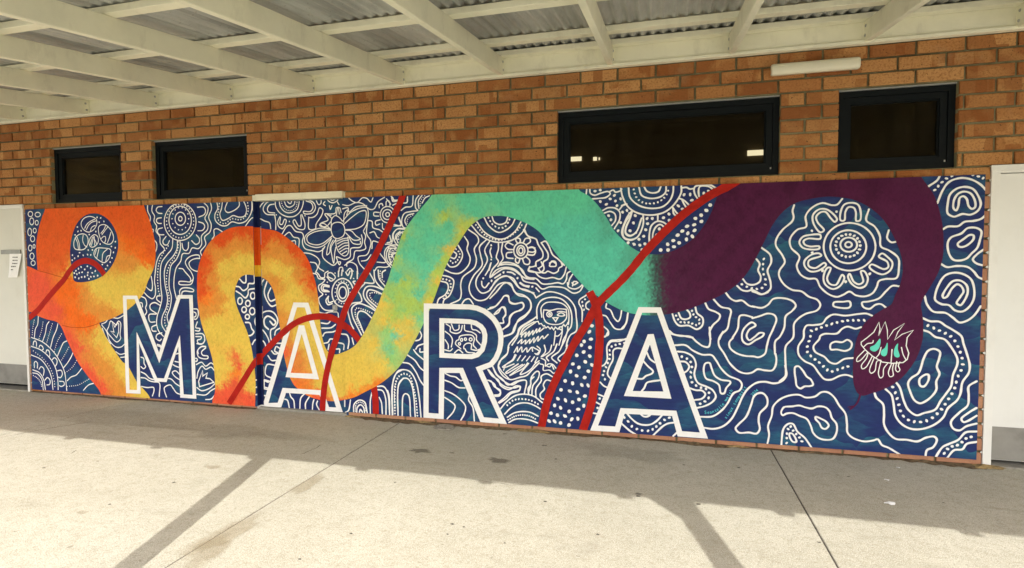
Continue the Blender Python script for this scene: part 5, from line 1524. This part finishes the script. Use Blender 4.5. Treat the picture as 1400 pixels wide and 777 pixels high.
s 1060 777 1110 690 1130 570 1170 560 1250 580
T 900 500
W 18
s 440 595 530 605 620 580 700 510 760 400 810 290 860 220 940 165 1020 155 1110 170 1180 150 1225 90 1215 0
c 955 265 1000 265 1040 310 1040 380 970 460 960 530 970 610 940 650 870 640 770 640 740 600 770 560 840 490 890 370 915 295
T 820 545
W 17
s 260 141 302 190 365 239 436 254 492 246 548 211 594 162
s 393 151 415 169 443 174 471 165 488 151
s 200 232 239 267 288 309 344 344
s 506 358 555 309 611 260 653 239 710 230
s 703 358 738 327
p 26 235 181 271 219 307 266 355 292 405 306 462 309 506 295 542 267 578 237 620 204 666 183
G line_field
T 1030 240
W 17
s 390 285 375 340 385 400 370 440 280 520 220 610 215 670 280 770 300 830 250 910 245 960 290 1040 370 1095 460 1110 530 1160 610 1190 640 1240 610 1290 500 1325 430 1370 390 1420 380 1550 310 1635 305 1740 310 1860 305 1920 250 1970
s 1105 325 1080 430 1160 490 1210 580 1220 680 1300 720 1385 790 1392 880 1370 980 1260 992 1200 1012 1180 1067 1140 1127 1070 1157 980 1147 920 1112 860 1142 800 1162 720 1137 640 1067 600 992 520 987 450 947 415 867 440 777 360 690 350 610 420 520 505 490 500 390 560 310 660 265 750 285 800 280 850 225
s 1295 525 1280 600 1320 640 1365 635
s 75 690 160 760 170 830 135 910 150 970 165 1030 160 1090 80 1138 20 1120 -10 1110
G circle_flower_motif
c 640 545 575 460 570 380 630 325 710 330 800 420 780 445 740 410 690 350 640 355 600 400 615 450 675 525
c 835 430 835 350 870 280 940 262 1000 280 1025 340 1020 430 985 435 980 350 960 310 910 305 880 350 870 430
c 640 570 540 570 470 590 440 640 470 690 560 710 630 700 630 680 540 680 490 660 480 630 520 605 640 605
W 17
e 910 663 32 26 912 663 80 68 908 683 172 158 920 683 248 228
r 26 18 905 672 118 108
p 24 560 530 795 347 562 738
T 1030 351
c 650 -10 530 40 530 90 590 110 680 60 695 80 620 135 540 140 490 90 490 40 560 -20 630 -30
c 740 110 735 130 705 210 730 260 790 270 850 175 870 200 830 280 760 310 690 270 670 210 690 130 715 105
c 920 165 960 240 1010 265 1050 240 1030 140 1060 140 1095 210 1070 280 1010 300 940 260 905 190
c 1200 0 1280 50 1290 100 1250 120 1130 75 1110 100 1160 145 1240 170 1310 130 1330 60 1290 10 1230 -30
p 28 662 135 883 240 1113 165
G line_field
W 17
c 770 440 860 432 920 430 930 470 910 490 800 485 765 470
s 1400 285 1330 280 1270 330 1200 400 1100 430 1040 440 1050 480 1110 500 1170 460 1220 455 1270 490
s -10 475 80 490 140 460 190 405 300 400 380 430 405 470 370 520 310 570 295 680 250 770 210 810 205 930
s -10 590 60 570 140 545 200 560 220 600 190 690 150 777 130 850 110 930 50 963 0 955 -80 950 -170 920 -225 870 -230 820 -195 777
c 10 640 -20 630 -90 690 -110 750 -100 810 -50 840 20 800 90 760 100 735 60 730 10 770 -40 800 -65 760 -40 700 20 660
s 1135 565 1080 545 1000 550 880 565 760 555 700 590 660 640 580 655 510 660 485 700 480 777 430 860 435 940 490 1000 570 1040 630 1120 680 1172 740 1178 830 1140 890 1132 960 1155
s 1030 675 980 690 900 670 850 690 800 735 680 740 640 760 630 790 575 860 590 910 680 960 730 1010 790 1025 870 980 960 970
d 26 52 1060 610 900 612 800 630 700 660 600 695 550 715 545 765 515 865 515 910 560 960 650 1030 690 1070 740 1100 810 1080 870 1060 930 1045
T 1030 462
c 740 60 780 38 850 42 900 20 940 50 930 100 880 125 800 112 740 110
c 395 330 400 280 430 272 470 310 510 370 550 400 570 450 540 462 490 465 450 485 415 460 405 400
T 1030 530
s 130 555 150 450 140 370 175 270 190 180 260 110 350 75 440 70 500 95 590 85 650 45 710 45 770 90 820 170 880 250 895 350 900 430 950 480 1060 515 1150 505 1190 495 1230 550 1290 575 1400 640
c 300 185 370 180 440 172 500 190 560 200 620 180 690 190 730 230 750 290 795 350 795 430 760 490 690 500 620 480 570 430 550 370 510 300 440 270 380 245 320 248 280 265 265 240 285 195
c 595 280 650 300 700 330 720 365 690 395 655 385 630 340 595 300
s 265 570 290 390 340 345 380 350 420 420 490 480 560 580
d 24 44 318 530 325 420 350 370 390 425 450 490 480 550
c 345 440 370 440 405 490 410 520 380 520 350 480
T 1160 530
W 19
s 250 55 265 95 330 160 340 250 340 350 380 430 450 490 560 500 660 515 740 480 820 470 845 500 810 570 750 600 735 680
s 355 15 410 70 430 150 450 270 510 350 600 395 710 395 830 350 910 280 950 200 1040 120 1070 60 1090 -50 1150 -140 1160 -210 1130 -330 1100 -420 1080 -490 1000 -550 930 -590 870 -630 780 -635 710 -665
s 455 -50 490 0 530 130 570 210 650 265 720 245 830 210 880 130 940 50 980 -10 1000 -120 1040 -220 1040 -280 980 -390 920 -460 830 -485 770 -530 710 -550
s 1225 -60 1150 -10 1150 80 1140 170 1060 240 980 330 1000 390 1060 410 1130 370 1225 345
s 1225 195 1150 240 1080 300 1100 330 1140 320 1225 270
s 825 680 900 570 960 540 1050 500 1120 430 1225 420
s 940 680 1010 600 1090 590 1130 540 1225 520
d 28 52 915 630 950 585 1000 560 1060 545 1120 490 1200 465
T 1160 430
d 28 60 760 107 870 155 990 220 1050 315 1090 435 1090 500 1045 600 1010 720 950 820 880 920 800 990 740 1020 670 1030 600 1020 540 990 500 930 475 840 445 740 420 690
c 720 420 760 350 820 330 875 360 865 430 845 500 870 570 840 640 840 720 790 790 720 840 680 850 630 820 590 740 570 660 600 610 670 560
c 680 620 740 575 765 580 765 630 720 690 685 680
T 1160 346
c 830 400 860 310 920 220 1000 190 1090 200 1170 250 1200 330 1200 430 1160 510 1090 560 1020 550 960 500 890 490 830 450
c 900 410 950 320 1000 270 1070 265 1130 310 1140 380 1100 470 1070 500 1035 480 1070 420 1100 370 1080 320 1040 300 990 340 940 420 910 430
s 730 415 750 490 810 560 930 575 1000 620 1060 665 1130 650 1200 600 1265 510
s 885 105 940 135 1040 125 1140 135 1200 180 1240 230 1295 255
T 1160 235
s 880 25 850 80 765 140
s 850 300 900 180 960 100 1060 62 1160 70 1260 120 1335 200
p 26 825 175 858 138 895 100 937 65 990 40 1190 30 1242 45 1288 62
c 945 390 950 300 970 220 1030 165 1110 145 1190 165 1240 230 1265 310 1240 370 1170 410 1090 405 1010 430 960 410
c 1005 350 1010 270 1050 210 1110 190 1170 210 1210 280 1210 340 1180 355 1150 330 1130 260 1100 235 1065 250 1050 330 1030 370
s 905 550 950 525 1050 520 1110 480 1200 470 1270 450 1320 405
c 950 680 980 630 1080 590 1140 540 1230 540 1270 570 1255 660 1230 730 1180 780 1130 830 1060 850 1000 840 960 780
c 1045 690 1100 645 1160 605 1195 610 1195 645 1140 700 1090 720 1055 715
s 1300 740 1230 790 1190 840 1220 875 1300 900
G gum_blossom_motif
T 1160 430
L 4
W 9
l 120 265 180 220 240 170 290 75 300 140 285 205 350 70 370 150 372 240 430 150 535 85 470 170 440 245 510 190 620 150 560 220 550 300 575 370 560 430 520 460 420 468 320 455 230 400 160 340 120 290 120 265
s 145 310 180 280 230 270 235 250
s 310 315 290 380 265 410
s 415 335 410 400 405 460
s 505 315 520 380 545 430
s 150 345 78 425 80 450 110 440 180 365
s 185 375 170 420 122 490 130 520 165 505 205 440 225 400
s 245 410 200 540 215 562 250 540 270 450 300 435
s 310 440 285 570 305 608 328 590 335 520 375 465
s 410 470 380 560 395 595 425 585 420 520 430 475
s 460 450 450 530 470 550 490 530 475 490 490 455
K tear
f 300 232 305 270 285 330 250 355 210 340 205 315 250 290
f 370 270 372 340 360 390 335 400 308 380 315 345 345 320
f 472 278 470 330 487 400 470 412 440 400 432 360 445 310
G snake_tongue
K purple
T 1160 530
W 16
s 115 60 85 140 50 180 15 205
W 10
s 60 175 20 180 -5 187
"""
parse(MURAL)

# --- painters' signatures, lettered along the contour lines
def signature(txt, path, h, inst):
    P = catmull(path, False, .3); Lg = [0]
    for a, b_ in zip(P, P[1:]): Lg.append(Lg[-1] + math.hypot(b_[0] - a[0], b_[1] - a[1]))
    fc = bpy.data.curves.new('sig', 'FONT'); fo = bpy.data.objects.new('sig', fc); COL.objects.link(fo); fc.size = 1; fc.align_x = 'CENTER'
    lay = getL('signature', 'R', M_CYAN, inst); dg = bpy.context.evaluated_depsgraph_get()
    for i, ch in enumerate(txt):
        if ch == ' ': continue
        s = Lg[-1] * (i + .5) / len(txt); k = min(range(len(Lg)), key=lambda q: abs(Lg[q] - s)); k = min(max(k, 1), len(P) - 2)
        an = math.atan2(P[k + 1][1] - P[k - 1][1], P[k + 1][0] - P[k - 1][0]); fc.body = ch; dg.update(); me = fo.evaluated_get(dg).to_mesh(); b0 = len(lay.v); dd = depth(1.5)
        for v in me.vertices:
            x, y = v.co.x * h, -v.co.y * h
            q = on_wall(P[k][0] + x * math.cos(an) - y * math.sin(an), P[k][1] + x * math.sin(an) + y * math.cos(an), YB); lay.v.append((q.x, YB - dd, q.z))
        lay.f += [tuple(b0 + j for j in p.vertices) for p in me.polygons]; fo.to_mesh_clear()
    bpy.data.objects.remove(fo)
signature('Seantelle walsh', tile(900, 500, 440, 462, 520, 455, 600, 410, 650, 345, 690, 280, 715, 235), 6.2, 1)
signature('sioux tempestt', tile(900, 500, 650, 515, 700, 440, 745, 360, 800, 275, 845, 205), 6.2, 1)
signature('2024', tile(900, 500, 900, 295, 925, 270, 960, 240), 5.6, 1)

# --- emit the paint as parts of the boards and the door, trimmed at their edges
PART_LABEL = {'letter_m': 'white outlined capital letter M', 'letter_a': 'white outlined capital letter A', 'letter_r': 'white outlined capital letter R', 'owl': 'small owl drawn in white line', 'bee': 'bee drawn in white line', 'signature': 'pale cyan hand lettered signatures'}
for k in ORDER:
    name, key, mn, inst = k; lay, m_ = OBJ[k]; o_, Y, X, Z = SURF[key]
    me = bpy.data.meshes.new(name); me.from_pydata(lay.v, [], lay.f)
    if lay.c:
        a = me.color_attributes.new('Col', 'FLOAT_COLOR', 'POINT'); a.data.foreach_set('color', [q for c in lay.c for q in c])
    b_ = bmesh.new(); b_.from_mesh(me)
    for co, no in (((X[0] + .0004, 0, 0), (-1, 0, 0)), ((X[1] - .0004, 0, 0), (1, 0, 0)), ((0, 0, Z[0] + .0004), (0, 0, -1)), ((0, 0, Z[1] - .0004), (0, 0, 1))):
        bmesh.ops.bisect_plane(b_, geom=b_.verts[:] + b_.edges[:] + b_.faces[:], plane_co=co, plane_no=no, clear_outer=True, dist=1e-6)
    for f in b_.faces:
        f.normal_update()
        if f.normal.y > 0: f.normal_flip()
    if not b_.faces: b_.free(); bpy.data.meshes.remove(me); continue
    b_.to_mesh(me); b_.free(); me.update()
    o = put(name, me, m_, leaf if key == 'D' else o_)
    if name in ('line_field', 'ring_dots', 'tennis_balls', 'signature'): o['kind'] = 'stuff'
    if name in PART_LABEL: o['label'] = PART_LABEL[name]

# --- painted reveal, head board, sill and lock of the door
x0 = BX[1]; fo = empty('tmp'); bpy.data.objects.remove(fo)
BL, ORc, YEc, REc, WHc = lin(32, 42, 86), lin(226, 92, 30), lin(240, 196, 60), lin(190, 42, 32), WHITE  # jamb blue deeper than the boards, shade of the reveal painted in
seg = [(2.04, 1.79, BL), (1.79, 1.42, ORc), (1.42, 1.31, YEc), (1.31, .55, BL), (.55, .44, REc), (.44, .035, BL), (.035, .012, WHc)]
mb = MB(); cc = []
for zt_, zb_, c in seg:
    mb.quad((x0, YB + .001, zb_), (x0 + .001, YD + .02, zb_), (x0 + .001, YD + .02, zt_), (x0, YB + .001, zt_)); cc += [c] * 4
    mb.quad((x0 + .001, YD + .004, zb_), (DX[0] + .005, YD + .004, zb_), (DX[0] + .005, YD + .004, zt_), (x0 + .001, YD + .004, zt_)); cc += [tuple(q * .9 for q in c)] * 4
me = mb.mesh('painted_jamb', False); a = me.color_attributes.new('Col', 'FLOAT_COLOR', 'POINT'); a.data.foreach_set('color', [q for c in cc for q in (*c, 1)])
put('painted_jamb', me, M_PAINT, pd)
mb = MB(); mb.box(x0 - .003, x0 - .0005, -.004, .2, .012, 2.04); mb.box(RXB[0] + .0005, RXB[0] + .02, -.004, .2, .012, 2.04); put('door_jamb', mb.mesh('door_jamb'), M_BLUE, pd)
for z0_, z1_ in ((.9, 1.02), (1.22, 1.38), (1.62, 1.80), (.3, .42)):
    mb = MB(); mb.box(DX[0] + .004, DX[0] + .009, YD - .0035, YD - .0002, z0_, z1_); put('bare_edge', mb.mesh('bare_edge'), M_ALU, leaf)
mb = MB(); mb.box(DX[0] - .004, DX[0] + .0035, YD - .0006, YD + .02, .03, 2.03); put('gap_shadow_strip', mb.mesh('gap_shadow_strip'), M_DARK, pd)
mb = MB(); mb.cbox(-3.80, -2.853, -.03, .12, 2.043, 2.104, .003); mb.box(-3.86, -3.8005, .004, .12, 2.043, 2.0995); mb.box(-2.8525, -2.84, .004, .12, 2.043, 2.0995); put('head_board', mb.mesh('head_board'), M_CREAM, pd)
mb = MB(); mb.cbox(x0 - .02, RXB[0] + .01, .004, .25, -.01, .022, .003); put('door_sill', mb.mesh('door_sill'), M_STEP, pd)
p = on_wall(458.5, 420.5, YD); mb = MB(); mb.cbox(p.x - .026, p.x + .026, YD - .010, YD - .0055, p.z - .026, p.z + .026, .003); lk = put('lock_plate', mb.mesh('lock_plate'), M_STEEL, leaf)
mb = MB(); n = 14
for y in (YD - .011, YD - .019): mb.v += [(p.x + .012 * math.cos(2 * math.pi * i / n), y, p.z + .012 * math.sin(2 * math.pi * i / n)) for i in range(n)]
mb.f = [tuple(n + i for i in range(n))] + [(i, (i + 1) % n, n + (i + 1) % n, n + i) for i in range(n)]
put('keyhole_barrel', mb.mesh('keyhole_barrel'), M_ALU, lk)
mb = MB(); mb.cbox(p.x - .02, p.x + .024, YD - .014, YD - .0055, p.z - .05, p.z - .03, .002); put('lock_tab', mb.mesh('lock_tab'), M_ALU, lk)
